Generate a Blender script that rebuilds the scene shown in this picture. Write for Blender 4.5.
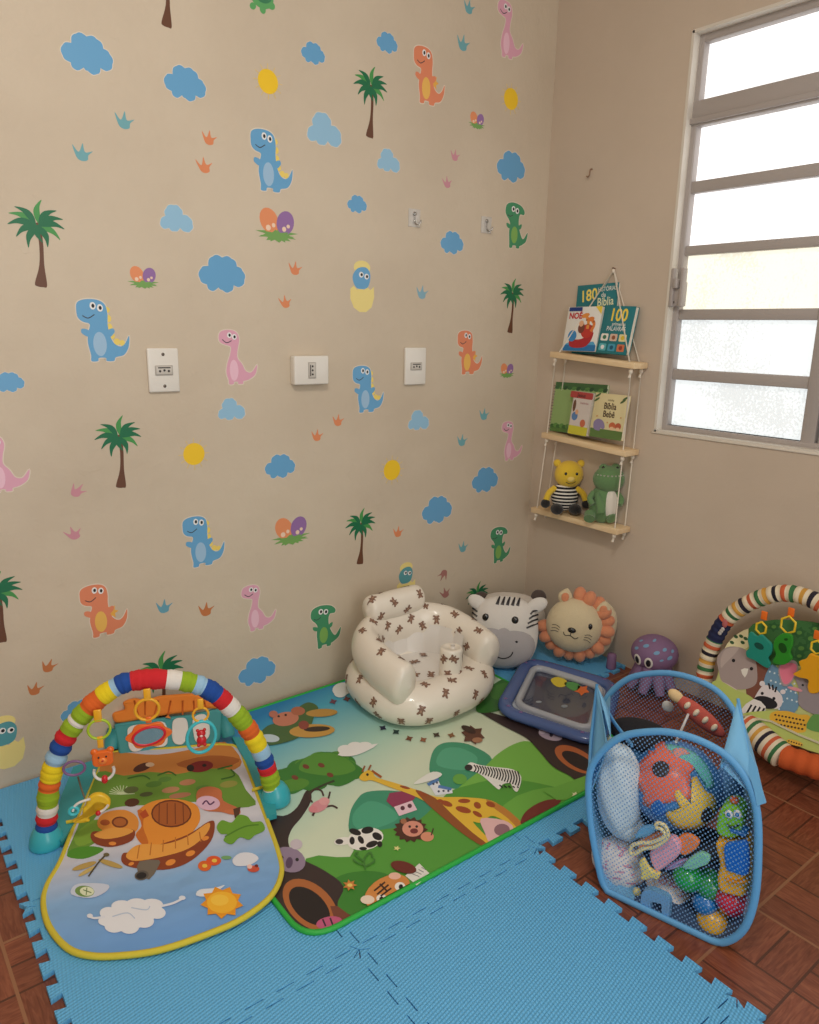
import bpy, bmesh, math, random
from mathutils import Vector as V, Matrix
PI = math.pi
sc = bpy.context.scene
for o in list(bpy.data.objects): bpy.data.objects.remove(o)
COL = sc.collection
# ---------------------------------------------------------------- camera
F_PX, YAW, PITCH, ROLL = 744.88, 0.67049, 0.24120, 0.018223
CAM = V((-2.21596, -2.0091, 1.2))
cy, sy = math.cos(YAW), math.sin(YAW)
FW = V((sy*math.cos(PITCH), cy*math.cos(PITCH), -math.sin(PITCH)))
r0 = V((cy, -sy, 0)); u0 = r0.cross(FW)
RT = r0*math.cos(ROLL) + u0*math.sin(ROLL)
UP = -r0*math.sin(ROLL) + u0*math.cos(ROLL)
cd = bpy.data.cameras.new('camera'); cam = bpy.data.objects.new('camera', cd); COL.objects.link(cam)
cd.sensor_fit = 'HORIZONTAL'; cd.sensor_width = 36; cd.lens = F_PX*36/819
cd.clip_start = 0.05
M = Matrix((RT, UP, -FW)).transposed().to_4x4(); M.translation = CAM
cam.matrix_world = M
sc.camera = cam
# ---------------------------------------------------------------- light
w = bpy.data.worlds.new('world'); sc.world = w; w.use_nodes = True
bg = w.node_tree.nodes['Background']; bg.inputs[0].default_value = (1.0, 0.955, 0.91, 1); bg.inputs[1].default_value = 0.50
def area(name, loc, target, size, energy, col, sizey=None):
    l = bpy.data.lights.new(name, 'AREA'); l.energy = energy; l.color = col; l.size = size
    if sizey: l.shape = 'RECTANGLE'; l.size_y = sizey
    o = bpy.data.objects.new(name, l); COL.objects.link(o); o.location = loc
    o.rotation_euler = (V(target)-V(loc)).to_track_quat('-Z', 'Y').to_euler(); return o
area('ceiling_lamp_light', (-2.0, -1.7, 2.45), (-1.6, -.6, .4), 0.4, 17, (1.0, 0.94, 0.86))
area('added_back_fill', (-1.9, -3.15, 1.35), (-1.7, 0, 1.0), 0.9, 19, (1.0, 0.97, 0.92), 2.0)  # unseen fill added behind the camera to brighten the sticker wall
sc.view_settings.view_transform = 'Standard'; sc.view_settings.look = 'None'
sc.view_settings.exposure = 0.0; sc.view_settings.gamma = 1.0
# ---------------------------------------------------------------- pixel -> place
def ray(x, y): return FW + RT*((x-409.5)/F_PX) - UP*((y-512)/F_PX)
def hit(x, y, p, n):
    d = ray(x, y); n = V(n); return CAM + d*((V(p)-CAM).dot(n)/d.dot(n))
def fl(x, y, z=0): return hit(x, y, (0, 0, z), (0, 0, 1))
def wa(x, y, v=0): return hit(x, y, (0, v, 0), (0, 1, 0))
def wb(x, y, v=0): return hit(x, y, (v, 0, 0), (1, 0, 0))
# ---------------------------------------------------------------- materials
def lin(c):
    return tuple(((v/255)/12.92 if v/255 <= .04045 else ((v/255+.055)/1.055)**2.4) for v in c) + (1,)
_m = {}
def mat(c, rough=.6, name=None, bump=0, bscale=80, metal=0, var=0, alpha=1, sheen=0, coat=0):
    key = (tuple(c), rough, bump, bscale, metal, var, alpha, sheen, coat)
    if key in _m: return _m[key]
    m = bpy.data.materials.new(name or 'material_%d_%d_%d' % tuple(int(x) for x in c)); m.use_nodes = True
    nt = m.node_tree; b = nt.nodes['Principled BSDF']; L = nt.links.new
    b.inputs['Base Color'].default_value = lin(c); b.inputs['Roughness'].default_value = rough
    b.inputs['Metallic'].default_value = metal
    if sheen: b.inputs['Sheen Weight'].default_value = sheen
    if coat: b.inputs['Coat Weight'].default_value = coat
    if alpha < 1: b.inputs['Alpha'].default_value = alpha
    tc = nt.nodes.new('ShaderNodeTexCoord')
    n = nt.nodes.new('ShaderNodeTexNoise'); n.inputs['Scale'].default_value = bscale; n.inputs['Detail'].default_value = 4
    L(tc.outputs['Object'], n.inputs['Vector'])
    if var:
        mx = nt.nodes.new('ShaderNodeHueSaturation'); mr = nt.nodes.new('ShaderNodeMapRange')
        mr.inputs[3].default_value = 1-var; mr.inputs[4].default_value = 1+var
        n2 = nt.nodes.new('ShaderNodeTexNoise'); n2.inputs['Scale'].default_value = 9
        L(tc.outputs['Object'], n2.inputs['Vector']); L(n2.outputs['Fac'], mr.inputs[0])
        L(mr.outputs[0], mx.inputs['Value']); mx.inputs['Color'].default_value = lin(c); L(mx.outputs[0], b.inputs['Base Color'])
    if bump:
        bm = nt.nodes.new('ShaderNodeBump'); bm.inputs['Strength'].default_value = bump; bm.inputs['Distance'].default_value = .002
        L(n.outputs['Fac'], bm.inputs['Height']); L(bm.outputs[0], b.inputs['Normal'])
    _m[key] = m; return m
def pl(c): return mat(c, .28)                       # plastic
def fab(c): return mat(c, .9, bump=.35, bscale=350, var=.05)     # woven cloth
def plush(c): return mat(c, 1.0, bump=.9, bscale=260, var=.07, sheen=.3)
def ink(c): return mat(c, .55)
def node_mat(name):
    m = bpy.data.materials.new(name); m.use_nodes = True; nt = m.node_tree
    return m, nt, nt.nodes['Principled BSDF'], nt.links.new
def mnode(nt, op, a=None, b=None, c=None):
    n = nt.nodes.new('ShaderNodeMath'); n.operation = op
    for i, x in enumerate((a, b, c)):
        if x is None: continue
        if isinstance(x, (int, float)): n.inputs[i].default_value = x
        else: nt.links.new(x, n.inputs[i])
    return n.outputs[0]
def ramp(nt, fac, stops, interp='LINEAR'):
    r = nt.nodes.new('ShaderNodeValToRGB'); r.color_ramp.interpolation = interp
    e = r.color_ramp.elements
    while len(e) < len(stops): e.new(.5)
    for i, (p, c) in enumerate(stops): e[i].position = p; e[i].color = lin(c)
    nt.links.new(fac, r.inputs[0]); return r.outputs[0]
# ---------------------------------------------------------------- mesh builder
def sm(pts, n=5, closed=True):
    P = [V(p) for p in pts]; k = len(P); out = []
    for i in range(k if closed else k-1):
        if closed: a, b, c, d = P[i-1], P[i], P[(i+1) % k], P[(i+2) % k]
        else: a, b, c, d = P[max(i-1, 0)], P[i], P[i+1], P[min(i+2, k-1)]
        for j in range(n):
            t = j/n
            out.append(.5*((2*b)+(c-a)*t+(2*a-5*b+4*c-d)*t*t+(3*b-a-3*c+d)*t**3))
    if not closed: out.append(P[-1])
    return out
def el(cx, cy_, rx, ry, rot=0, n=20):
    c, s = math.cos(math.radians(rot)), math.sin(math.radians(rot))
    return [V((cx+rx*math.cos(t)*c-ry*math.sin(t)*s, cy_+rx*math.cos(t)*s+ry*math.sin(t)*c)) for t in [2*PI*i/n for i in range(n)]]
def star(cx, cy_, r1, r2, n, rot=0, asp=1):
    return [V((cx+(r1 if i % 2 == 0 else r2)*math.cos(rot+PI*i/n), cy_+asp*(r1 if i % 2 == 0 else r2)*math.sin(rot+PI*i/n))) for i in range(2*n)]
def stroke(pts, wd, n=4):
    P = sm([V(p).to_2d() for p in pts], n, False) if len(pts) > 2 else [V(p).to_2d() for p in pts]
    L, R_ = [], []
    for i, p in enumerate(P):
        t = (P[min(i+1, len(P)-1)]-P[max(i-1, 0)]); t = t.normalized() if t.length else V((1, 0))
        nn = V((-t.y, t.x))*wd/2; L.append(p+nn); R_.append(p-nn)
    return L + R_[::-1]
def rrect(x0, y0, x1, y1, r, n=5):
    o = []
    for cx, cy_, a in ((x1-r, y1-r, 0), (x0+r, y1-r, 90), (x0+r, y0+r, 180), (x1-r, y0+r, 270)):
        for i in range(n+1):
            t = math.radians(a+90*i/n); o.append(V((cx+r*math.cos(t), cy_+r*math.sin(t))))
    return o
def area2(p): return sum(p[i-1][0]*p[i][1]-p[i][0]*p[i-1][1] for i in range(len(p)))/2
def offset(p, d):
    if area2(p) < 0: p = p[::-1]
    o = []
    for i in range(len(p)):
        t = V((p[(i+1) % len(p)]-p[i-1])[:2]); t = t.normalized() if t.length else V((1, 0)); o.append(V(p[i][:2])+V((t.y, -t.x))*d)
    return o
def wloc(o):
    l = V((0, 0, 0))
    while o: l += o.location; o = o.parent
    return l
class MB:
    def __init__(s): s.v = []; s.f = []; s.m = []; s.sm = []; s.uv = []; s.mats = []; s.k = 0
    def mi(s, m):
        if m not in s.mats: s.mats.append(m)
        return s.mats.index(m)
    def add(s, vs, fs, m, smooth=True, uvs=None):
        b = len(s.v); s.v += [V(x) for x in vs]; i = s.mi(m)
        for q, f in enumerate(fs):
            s.f.append([b+x for x in f]); s.m.append(i); s.sm.append(smooth); s.uv.append(uvs[q] if uvs else None)
        return s
    def poly(s, pts, m): return s.add(pts, [list(range(len(pts)))], m, False)
    def grid(s, S, nu, nv, m, cu=False, cv=False, uvf=None, smooth=True, flip=False):
        vs = []; NU = nu if cu else nu+1; NV = nv if cv else nv+1
        for i in range(NU):
            for j in range(NV): vs.append(S(i/nu, j/nv))
        fs = []; uvs = []
        for i in range(nu):
            for j in range(nv):
                a = i*NV+j; b = ((i+1) % NU)*NV+j; c = ((i+1) % NU)*NV+(j+1) % NV; d = i*NV+(j+1) % NV
                f = [a, b, c, d]
                if flip: f = f[::-1]
                fs.append(f)
                if uvf:
                    q = [uvf(i/nu, j/nv), uvf((i+1)/nu, j/nv), uvf((i+1)/nu, (j+1)/nv), uvf(i/nu, (j+1)/nv)]
                    uvs.append(q[::-1] if flip else q)
        return s.add(vs, fs, m, smooth, uvs or None)
    def tube(s, path, r, m, seg=10, closed=False, caps=True, band=None, sq=(1, 1)):
        P = [V(p) for p in path]; n = len(P)
        T = []
        for i in range(n):
            a = P[(i+1) % n] if closed or i < n-1 else P[i]; b = P[i-1] if closed or i > 0 else P[i]
            T.append((a-b).normalized())
        N = T[0].orthogonal().normalized(); vs = []
        if abs(T[0].z) < .9: N = (V((0, 0, 1))-T[0]*T[0].z).normalized()
        for i in range(n):
            N = (N-T[i]*N.dot(T[i])).normalized(); B = T[i].cross(N)
            rr = r(i/(n-1)) if callable(r) else (r[i] if isinstance(r, (list, tuple)) else r)
            for k in range(seg):
                t = 2*PI*k/seg; vs.append(P[i]+N*(rr*math.cos(t)*sq[0])+B*(rr*math.sin(t)*sq[1]))
        b0 = len(s.v); s.v += vs
        for i in range(n if closed else n-1):
            mm = s.mi(band(i/(n-1)) if band else m)
            for k in range(seg):
                j = (i+1) % n
                s.f.append([b0+i*seg+k, b0+i*seg+(k+1) % seg, b0+j*seg+(k+1) % seg, b0+j*seg+k][::-1]); s.m.append(mm); s.sm.append(True); s.uv.append(None)
        if caps and not closed:
            for q, i in ((0, 0), (1, n-1)):
                f = [b0+i*seg+k for k in range(seg)]
                s.f.append(f if q else f[::-1]); s.m.append(s.mi(band(i/(n-1)) if band else m)); s.sm.append(False); s.uv.append(None)
        return s
    def ell(s, c, r, m, rot=None, nu=24, nv=14, de=None):
        c = V(c); rot = rot or Matrix.Identity(3)
        if isinstance(r, (int, float)): r = (r, r, r)
        def S(u, v):
            t = 2*PI*u; p = PI*(v-.5)*.9999
            d = V((math.cos(p)*math.cos(t), math.cos(p)*math.sin(t), math.sin(p)))
            q = V((d.x*r[0], d.y*r[1], d.z*r[2]))
            if de: q = q*de(d)
            return c+rot @ q
        s.grid(S, nu, nv, m, cu=True); s.S = S; return s
    def box(s, c, size, m, rot=None, bev=0, seg=2):
        bm = bmesh.new(); bmesh.ops.create_cube(bm, size=1)
        for v in bm.verts: v.co = V((v.co.x*size[0], v.co.y*size[1], v.co.z*size[2]))
        if bev: bmesh.ops.bevel(bm, geom=bm.edges[:]+bm.verts[:], offset=bev, segments=seg, profile=.5, affect='EDGES')
        rot = rot or Matrix.Identity(3); bm.verts.index_update()
        s.add([V(c)+rot @ v.co for v in bm.verts], [[v.index for v in f.verts] for f in bm.faces], m, bool(bev)); bm.free(); return s
    def prism(s, pts2, fr, th, m, z0=0, bev=0):
        """outline in frame fr=(o,ux,uy,n); from z0 to z0+th; bev shrinks the top rim"""
        if area2(pts2) < 0: pts2 = pts2[::-1]
        o, ux, uy, n = fr; k = len(pts2)
        rings = [(0, z0)]
        if bev: rings = [(-bev, z0), (0, z0+bev), (0, z0+th-bev), (-bev*.35, z0+th-bev*.35), (-bev, z0+th)]
        else: rings.append((0, z0+th))
        vs = []
        for d, z in rings:
            q = offset(pts2, d) if d else pts2
            vs += [o+ux*p[0]+uy*p[1]+n*z for p in q]
        fs = [[(r*k+i), (r*k+(i+1) % k), ((r+1)*k+(i+1) % k), ((r+1)*k+i)] for r in range(len(rings)-1) for i in range(k)]
        b = len(rings)-1
        fs.append([b*k+i for i in range(k)]); fs.append([i for i in range(k)][::-1])
        return s.add(vs, fs, m, False)
    def lathe(s, prof, o, ax, m, seg=24):
        ax = V(ax).normalized(); a = ax.orthogonal().normalized(); b = ax.cross(a); o = V(o)
        def S(u, v):
            i = v*(len(prof)-1); k = min(int(round(i)), len(prof)-1); r, z = prof[k]; t = 2*PI*u
            return o+ax*z+(a*math.cos(t)+b*math.sin(t))*r
        return s.grid(S, seg, len(prof)-1, m, cu=True)
    def flat(s, pts2, fr, m, lift=None):
        """thin printed shape lying on frame"""
        o, ux, uy, n = fr; s.k += 1
        z = lift if lift is not None else .00025+.00005*s.k
        if area2(pts2) < 0: pts2 = pts2[::-1]
        return s.poly([o+ux*p[0]+uy*p[1]+n*z for p in pts2], m)
    def decal(s, S, u0, v0, pts, su, sv, m, off=.0008, ctr=None):
        """printed shape wrapped on surface S(u,v); pts about (0,0)"""
        c = sum((V(p[:2]) for p in pts), V((0, 0)))/len(pts); k = len(pts); vs = []; s.k += 1
        def pt(p):
            u = u0+p[0]*su; v = v0+p[1]*sv; e = .002
            a = S(u+e, v)-S(u-e, v); b = S(u, v+e)-S(u, v-e); n = a.cross(b).normalized()
            if ctr is not None and n.dot(S(u, v)-(ctr(u) if callable(ctr) else V(ctr))) < 0: n = -n
            return S(u, v)+n*(off+.00003*(s.k % 8))
        vs.append(pt(c)); fs = []
        for rr in range(1, 4):
            for p in pts: vs.append(pt(c+(V(p[:2])-c)*rr/3))
        for i in range(k):
            j = (i+1) % k; fs.append([0, 1+i, 1+j])
            for rr in range(2): fs.append([1+rr*k+i, 1+(rr+1)*k+i, 1+(rr+1)*k+j, 1+rr*k+j])
        return s.add(vs, fs, m)
    def build(s, name, parent=None, base=None, solid=0, props=None, sub=0):
        me = bpy.data.meshes.new(name)
        if base is None and parent is None:
            xs = [v.x for v in s.v]; ys = [v.y for v in s.v]; zs = [v.z for v in s.v]
            base = V(((min(xs)+max(xs))/2, (min(ys)+max(ys))/2, min(zs)))
        org = wloc(parent) if parent else V(base)
        me.from_pydata([v-org for v in s.v], [], s.f)
        for m in s.mats: me.materials.append(m)
        me.polygons.foreach_set('material_index', s.m); me.polygons.foreach_set('use_smooth', s.sm)
        if any(u for u in s.uv):
            ul = me.uv_layers.new(name='UVMap'); i = 0
            for f, u in zip(s.f, s.uv):
                for k in range(len(f)):
                    if u: ul.data[i].uv = u[k]
                    i += 1
        me.validate(); me.update()
        o = bpy.data.objects.new(name, me); COL.objects.link(o)
        if parent: o.parent = parent
        else: o.location = org
        if solid:
            md = o.modifiers.new('solid', 'SOLIDIFY'); md.thickness = solid; md.offset = 0
        if sub:
            md = o.modifiers.new('sub', 'SUBSURF'); md.levels = sub; md.render_levels = sub
        return o
def thing(name, label, cat, loc=(0, 0, 0), group=None):
    o = bpy.data.objects.new(name, None); COL.objects.link(o); o.location = loc; o.empty_display_size = .02
    return tag(o, label, cat, group)
def tag(o, label, cat, group=None):
    o['label'] = label; o['category'] = cat
    if group: o['group'] = group
    return o
def struct(o): o['kind'] = 'structure'; return o
def text2(s, size=1.0, bold=0):
    """lettering as flat faces, centred on (0,0)"""
    c = bpy.data.curves.new('t', 'FONT'); c.body = s; c.size = size; c.align_x = 'CENTER'; c.align_y = 'CENTER'; c.offset = bold; c.resolution_u = 3
    o = bpy.data.objects.new('t', c); COL.objects.link(o); bpy.context.view_layer.update()
    me = o.to_mesh(); vs = [v.co.to_2d() for v in me.vertices]; fs = [list(p.vertices) for p in me.polygons]
    o.to_mesh_clear(); bpy.data.objects.remove(o); bpy.data.curves.remove(c); return vs, fs
def rotm(xa, ya, za): return Matrix((xa, ya, za)).transposed()
Z = V((0, 0, 1))
# frames: o origin, ux, uy, n towards the room
FRA = (V((0, 0, 0)), V((1, 0, 0)), Z, V((0, -1, 0)))      # sticker wall
FRB = (V((0, 0, 0)), V((0, -1, 0)), Z, V((-1, 0, 0)))     # window wall
# ================================================================ STRUCTURE
XL, YN, CEIL = -3.3, -3.2, 2.6
def plaster(name, c1, c2, bs):
    m, nt, b, L = node_mat(name); tc = nt.nodes.new('ShaderNodeTexCoord').outputs['Object']
    def noise(s, d=4, r=.55):
        n = nt.nodes.new('ShaderNodeTexNoise'); n.inputs['Scale'].default_value = s; n.inputs['Detail'].default_value = d; n.inputs['Roughness'].default_value = r
        L(tc, n.inputs['Vector']); return n.outputs['Fac']
    L(ramp(nt, noise(1.7, 5), [(.35, c1), (.65, c2)]), b.inputs['Base Color'])
    b.inputs['Roughness'].default_value = .62
    h = mnode(nt, 'ADD', mnode(nt, 'MULTIPLY', noise(7, 3), 1.2), mnode(nt, 'MULTIPLY', noise(48, 6, .65), .45))
    h = mnode(nt, 'ADD', h, mnode(nt, 'MULTIPLY', mnode(nt, 'GREATER_THAN', noise(16, 3), .63), .18))
    bp = nt.nodes.new('ShaderNodeBump'); bp.inputs['Strength'].default_value = bs; bp.inputs['Distance'].default_value = .006
    L(h, bp.inputs['Height']); L(bp.outputs[0], b.inputs['Normal']); return m
m_wall = plaster('cream_plaster', (202, 187, 166), (212, 198, 177), .5)
m_wallb = plaster('cream_plaster_shaded_side', (202, 186, 168), (209, 193, 175), .3)  # same plaster, a touch darker: shade put into the colour
def floor_mat():
    m, nt, b, L = node_mat('parquet_print_tile'); g = nt.nodes.new('ShaderNodeNewGeometry').outputs['Position']
    sp = nt.nodes.new('ShaderNodeSeparateXYZ'); L(g, sp.inputs[0])
    T = .433; x = mnode(nt, 'ADD', sp.outputs[0], 2.075+3*T); y = mnode(nt, 'ADD', sp.outputs[1], 1.42+6*T)
    S = T/3
    cx, cyy = mnode(nt, 'FLOOR', mnode(nt, 'DIVIDE', x, S)), mnode(nt, 'FLOOR', mnode(nt, 'DIVIDE', y, S))
    chk = mnode(nt, 'MODULO', mnode(nt, 'ADD', cx, cyy), 2)
    fx, fy = mnode(nt, 'FRACT', mnode(nt, 'DIVIDE', x, S)), mnode(nt, 'FRACT', mnode(nt, 'DIVIDE', y, S))
    def mixv(a, b_): return mnode(nt, 'ADD', mnode(nt, 'MULTIPLY', a, mnode(nt, 'SUBTRACT', 1, chk)), mnode(nt, 'MULTIPLY', b_, chk))
    al, ac = mixv(fx, fy), mixv(fy, fx)
    st = mnode(nt, 'MULTIPLY', ac, 2.0); si = mnode(nt, 'FLOOR', st); sf = mnode(nt, 'FRACT', st)
    def edge(v, wd): return mnode(nt, 'LESS_THAN', mnode(nt, 'MINIMUM', v, mnode(nt, 'SUBTRACT', 1, v)), wd)
    line = mnode(nt, 'MAXIMUM', edge(sf, .035), edge(al, .018))
    gx, gy = mnode(nt, 'FRACT', mnode(nt, 'DIVIDE', x, T)), mnode(nt, 'FRACT', mnode(nt, 'DIVIDE', y, T))
    grout = mnode(nt, 'MAXIMUM', edge(gx, .007), edge(gy, .007))
    cmb = nt.nodes.new('ShaderNodeCombineXYZ'); L(cx, cmb.inputs[0]); L(cyy, cmb.inputs[1]); L(si, cmb.inputs[2])
    wn = nt.nodes.new('ShaderNodeTexWhiteNoise'); L(cmb.outputs[0], wn.inputs['Vector'])
    gv = nt.nodes.new('ShaderNodeCombineXYZ'); L(mnode(nt, 'MULTIPLY', al, 1.3), gv.inputs[0]); L(mnode(nt, 'MULTIPLY', ac, 9), gv.inputs[1]); L(mnode(nt, 'MULTIPLY', wn.outputs['Value'], 40), gv.inputs[2])
    n = nt.nodes.new('ShaderNodeTexNoise'); n.inputs['Scale'].default_value = 2.2; n.inputs['Detail'].default_value = 5; n.inputs['Distortion'].default_value = 1.2; L(gv.outputs[0], n.inputs['Vector'])
    col = ramp(nt, n.outputs['Fac'], [(.25, (104, 52, 34)), (.5, (128, 70, 48)), (.75, (150, 90, 64))])
    hs = nt.nodes.new('ShaderNodeHueSaturation'); L(col, hs.inputs['Color']); L(mnode(nt, 'ADD', mnode(nt, 'MULTIPLY', wn.outputs['Value'], .25), .88), hs.inputs['Value'])
    mx = nt.nodes.new('ShaderNodeMix'); mx.data_type = 'RGBA'; L(line, mx.inputs[0]); L(hs.outputs[0], mx.inputs[6]); mx.inputs[7].default_value = lin((84, 46, 30))
    m2 = nt.nodes.new('ShaderNodeMix'); m2.data_type = 'RGBA'; L(grout, m2.inputs[0]); L(mx.outputs[2], m2.inputs[6]); m2.inputs[7].default_value = lin((150, 104, 74))
    L(m2.outputs[2], b.inputs['Base Color']); b.inputs['Roughness'].default_value = .34
    bp = nt.nodes.new('ShaderNodeBump'); bp.inputs['Strength'].default_value = .35; bp.inputs['Distance'].default_value = .002
    L(mnode(nt, 'SUBTRACT', mnode(nt, 'MULTIPLY', n.outputs['Fac'], .3), mnode(nt, 'ADD', mnode(nt, 'MULTIPLY', line, .2), mnode(nt, 'MULTIPLY', grout, 1.5))), bp.inputs['Height'])
    L(bp.outputs[0], b.inputs['Normal']); return m
b = MB(); b.box(((XL)/2, YN/2, -.03), (-XL+.24, -YN+.24, .06), floor_mat()); struct(b.build('floor'))
b = MB(); b.box((XL/2+.06, .06, CEIL/2), (-XL+.12, .12, CEIL), m_wall); struct(b.build('wall_left'))
b = MB(); b.box((XL/2+.06, YN/2+.06, CEIL+.04), (-XL+.12, -YN+.12, .08), mat((225, 215, 200), .8)); struct(b.build('ceiling'))
b = MB(); b.box((XL-.06, YN/2, CEIL/2), (.12, -YN, CEIL), m_wall); struct(b.build('wall_side_unseen'))  # unseen wall, added to keep world light off the window wall
# window wall with its opening
WY0, WY1, WZ0, WZ1 = -.545, -1.62, .876, 2.085
b = MB()
for (y0, y1, z0, z1) in ((0, WY0, 0, CEIL), (WY1, YN, 0, CEIL), (WY0, WY1, 0, WZ0), (WY0, WY1, WZ1, CEIL)):
    b.box((.06, (y0+y1)/2, (z0+z1)/2), (.12, abs(y1-y0), z1-z0), m_wallb)
struct(b.build('wall_right'))
m_rev = mat((222, 215, 203), .6, bump=.3, bscale=60)
m_win = mat((176, 168, 164), .45, bump=.15, bscale=120)
root = bpy.data.objects.new('window_1', None); COL.objects.link(root); root.location = (.05, (WY0+WY1)/2, WZ0); root['kind'] = 'structure'
b = MB()
t = .009
yc, zc = (WY0+WY1)/2, (WZ0+WZ1)/2
b.box((.05, WY0-t/2+.002, zc), (.104, t, WZ1-WZ0), m_rev); b.box((.05, WY1+t/2-.002, zc), (.104, t, WZ1-WZ0), m_rev)
b.box((.05, yc, WZ1-t/2+.002), (.104, WY0-WY1, t), m_rev); b.box((.05, yc, WZ0+t/2-.002), (.104, WY0-WY1, t), m_rev)
b.build('reveal', root)
def glass(tint, st):
  gl, nt, bs_, L = node_mat('frosted_glass_lit_by_daylight')
  tc = nt.nodes.new('ShaderNodeTexCoord').outputs['Object']
  n = nt.nodes.new('ShaderNodeTexNoise'); n.inputs['Scale'].default_value = 130; n.inputs['Detail'].default_value = 3; L(tc, n.inputs['Vector'])
  n2 = nt.nodes.new('ShaderNodeTexNoise'); n2.inputs['Scale'].default_value = 5; n2.inputs['Detail'].default_value = 3; L(tc, n2.inputs['Vector'])
  tr = nt.nodes.new('ShaderNodeBsdfTranslucent'); bs_.inputs['Roughness'].default_value = .35
  bs_.inputs['Base Color'].default_value = (.55, .56, .57, 1)
  em = mnode(nt, 'MULTIPLY', mnode(nt, 'GREATER_THAN', n.outputs['Fac'], mnode(nt, 'ADD', mnode(nt, 'MULTIPLY', n2.outputs['Fac'], -.9), 1.02)), -.22)
  bs_.inputs['Emission Color'].default_value = lin(tint); 
  L(mnode(nt, 'MULTIPLY', mnode(nt, 'ADD', mnode(nt, 'MULTIPLY', em, .9), 1.0), st), bs_.inputs['Emission Strength'])
  return gl
GLASS = [glass((240, 248, 250), .82), glass((240, 248, 250), .84), glass((255, 250, 226), .93), glass((255, 255, 255), 1.12), glass((255, 255, 255), 1.2), glass((255, 255, 255), 1.12)]
# frame bars and panes; the left sash is the one the picture shows, the right one repeats it
PX = .055
zb = [(.898, 1.051), (1.086, 1.244), (1.277, 1.444), (1.473, 1.630), (1.665, 1.823), (1.896, 2.054)]
sashes = [(-.562, -1.012), (-1.075, -1.60)]
b = MB()
b.box((PX, WY0-.010, zc), (.05, .026, WZ1-WZ0), m_win, bev=.003)
b.box((PX, WY1+.012, zc), (.05, .022, WZ1-WZ0-.01), m_win, bev=.003)
b.box((PX, yc, WZ0+.010), (.049, WY0-WY1, .026), m_win, bev=.003)
b.box((PX, yc, WZ1-.013), (.049, WY0-WY1, .032), m_win, bev=.003)
b.build('window_frame', root)
for y0, y1 in sashes:
    s_ = MB()
    s_.box((PX-.006, y0-.005+.008, 1.36), (.034, .02, .95), m_win, bev=.002)
    s_.box((PX-.006, y1-.02, 1.36), (.034, .04, .95), m_win, bev=.002)
    zz = [WZ0+.02]+[z for q in zb for z in q]+[WZ1-.02]
    for k in range(1, len(zb)):
        a, c = zb[k-1][1], zb[k][0]
        s_.box((PX-.004, (y0+y1)/2, (a+c)/2), (.03 if k < 5 else .046, y0-y1+.03, c-a), m_win, bev=.003)
        if k == 5: s_.box((PX-.03, (y0+y1)/2, a+.014), (.016, y0-y1+.03, .016), m_win, bev=.002)
    s_.box((PX-.004, (y0+y1)/2, (WZ0+.02+zb[0][0])/2), (.03, y0-y1+.03, zb[0][0]-WZ0-.018), m_win, bev=.002)
    sash = s_.build('sash', root)
    for gi, (a, c) in enumerate(zb):
        MB().box((PX+.006, (y0+y1)/2, (a+c)/2), (.004, y0-y1+.008, c-a+.008), GLASS[gi]).build('pane', sash)
lt = MB(); lz = wb(678, 288, .02)
for dy in (.017, -.017): lt.box((.006, -.572+dy-.004, lz.z), (.022, .014, .12), m_win, bev=.004)
lt.box((.014, -.576, lz.z-.02), (.02, .046, .075), m_win, bev=.003); lt.box((.0, -.576, lz.z+.012), (.03, .014, .03), m_win, bev=.004)
for dy in (.01, -.01): lt.tube([(.016, -.576+dy, lz.z-.045), (.002, -.576+dy, lz.z-.045)], .004, mat((120, 115, 112), .4, metal=.6), 8)
lt.build('window_latch', root)
b = MB(); b.box((-.002, (WY0+WY1)/2, WZ0-.003), (.006, WY0-WY1+.02, .006), m_rev, bev=.002); b.build('window_sill', root)
# ================================================================ WALL STICKERS
BL, BLD, LB, PK, OR_, GR = (104, 168, 214), (84, 148, 196), (150, 196, 226), (226, 168, 190), (228, 138, 102), (70, 150, 108)
VY = mat((226, 214, 198), .45)
def vinyl(c): return mat(c, .42)
def place(kind, px, yt, yb):
    """frame of a sticker on the wall: unit height canonical drawing, bottom centre at the origin"""
    top, bot = wa(px, yt), wa(px, yb); h = (top-bot).length
    return (V((bot.x*.5+top.x*.5, 0, bot.z)), V((1, 0, 0))*h, Z*h, V((0, -1, 0))), h
def lay(fr, parts, name, label, cat, group, d, out=0):
    """parts: list of (part name, colour, [outlines])"""
    o, ux, uy, n = fr; h = ux.length
    root_ = thing(name, label, cat, o, group) if len(parts) > 1 else None
    lv = 0
    for pn, c, polys in parts:
        b = MB()
        for p in polys:
            lv += 1
            b.prism([V(q[:2]) for q in p], (o, ux, uy, n), .0003+.00004*lv, c if isinstance(c, bpy.types.Material) else vinyl(c))
        if root_: b.build(pn, root_)
        else: tag(b.build(name, base=o), label, cat, group)
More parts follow.
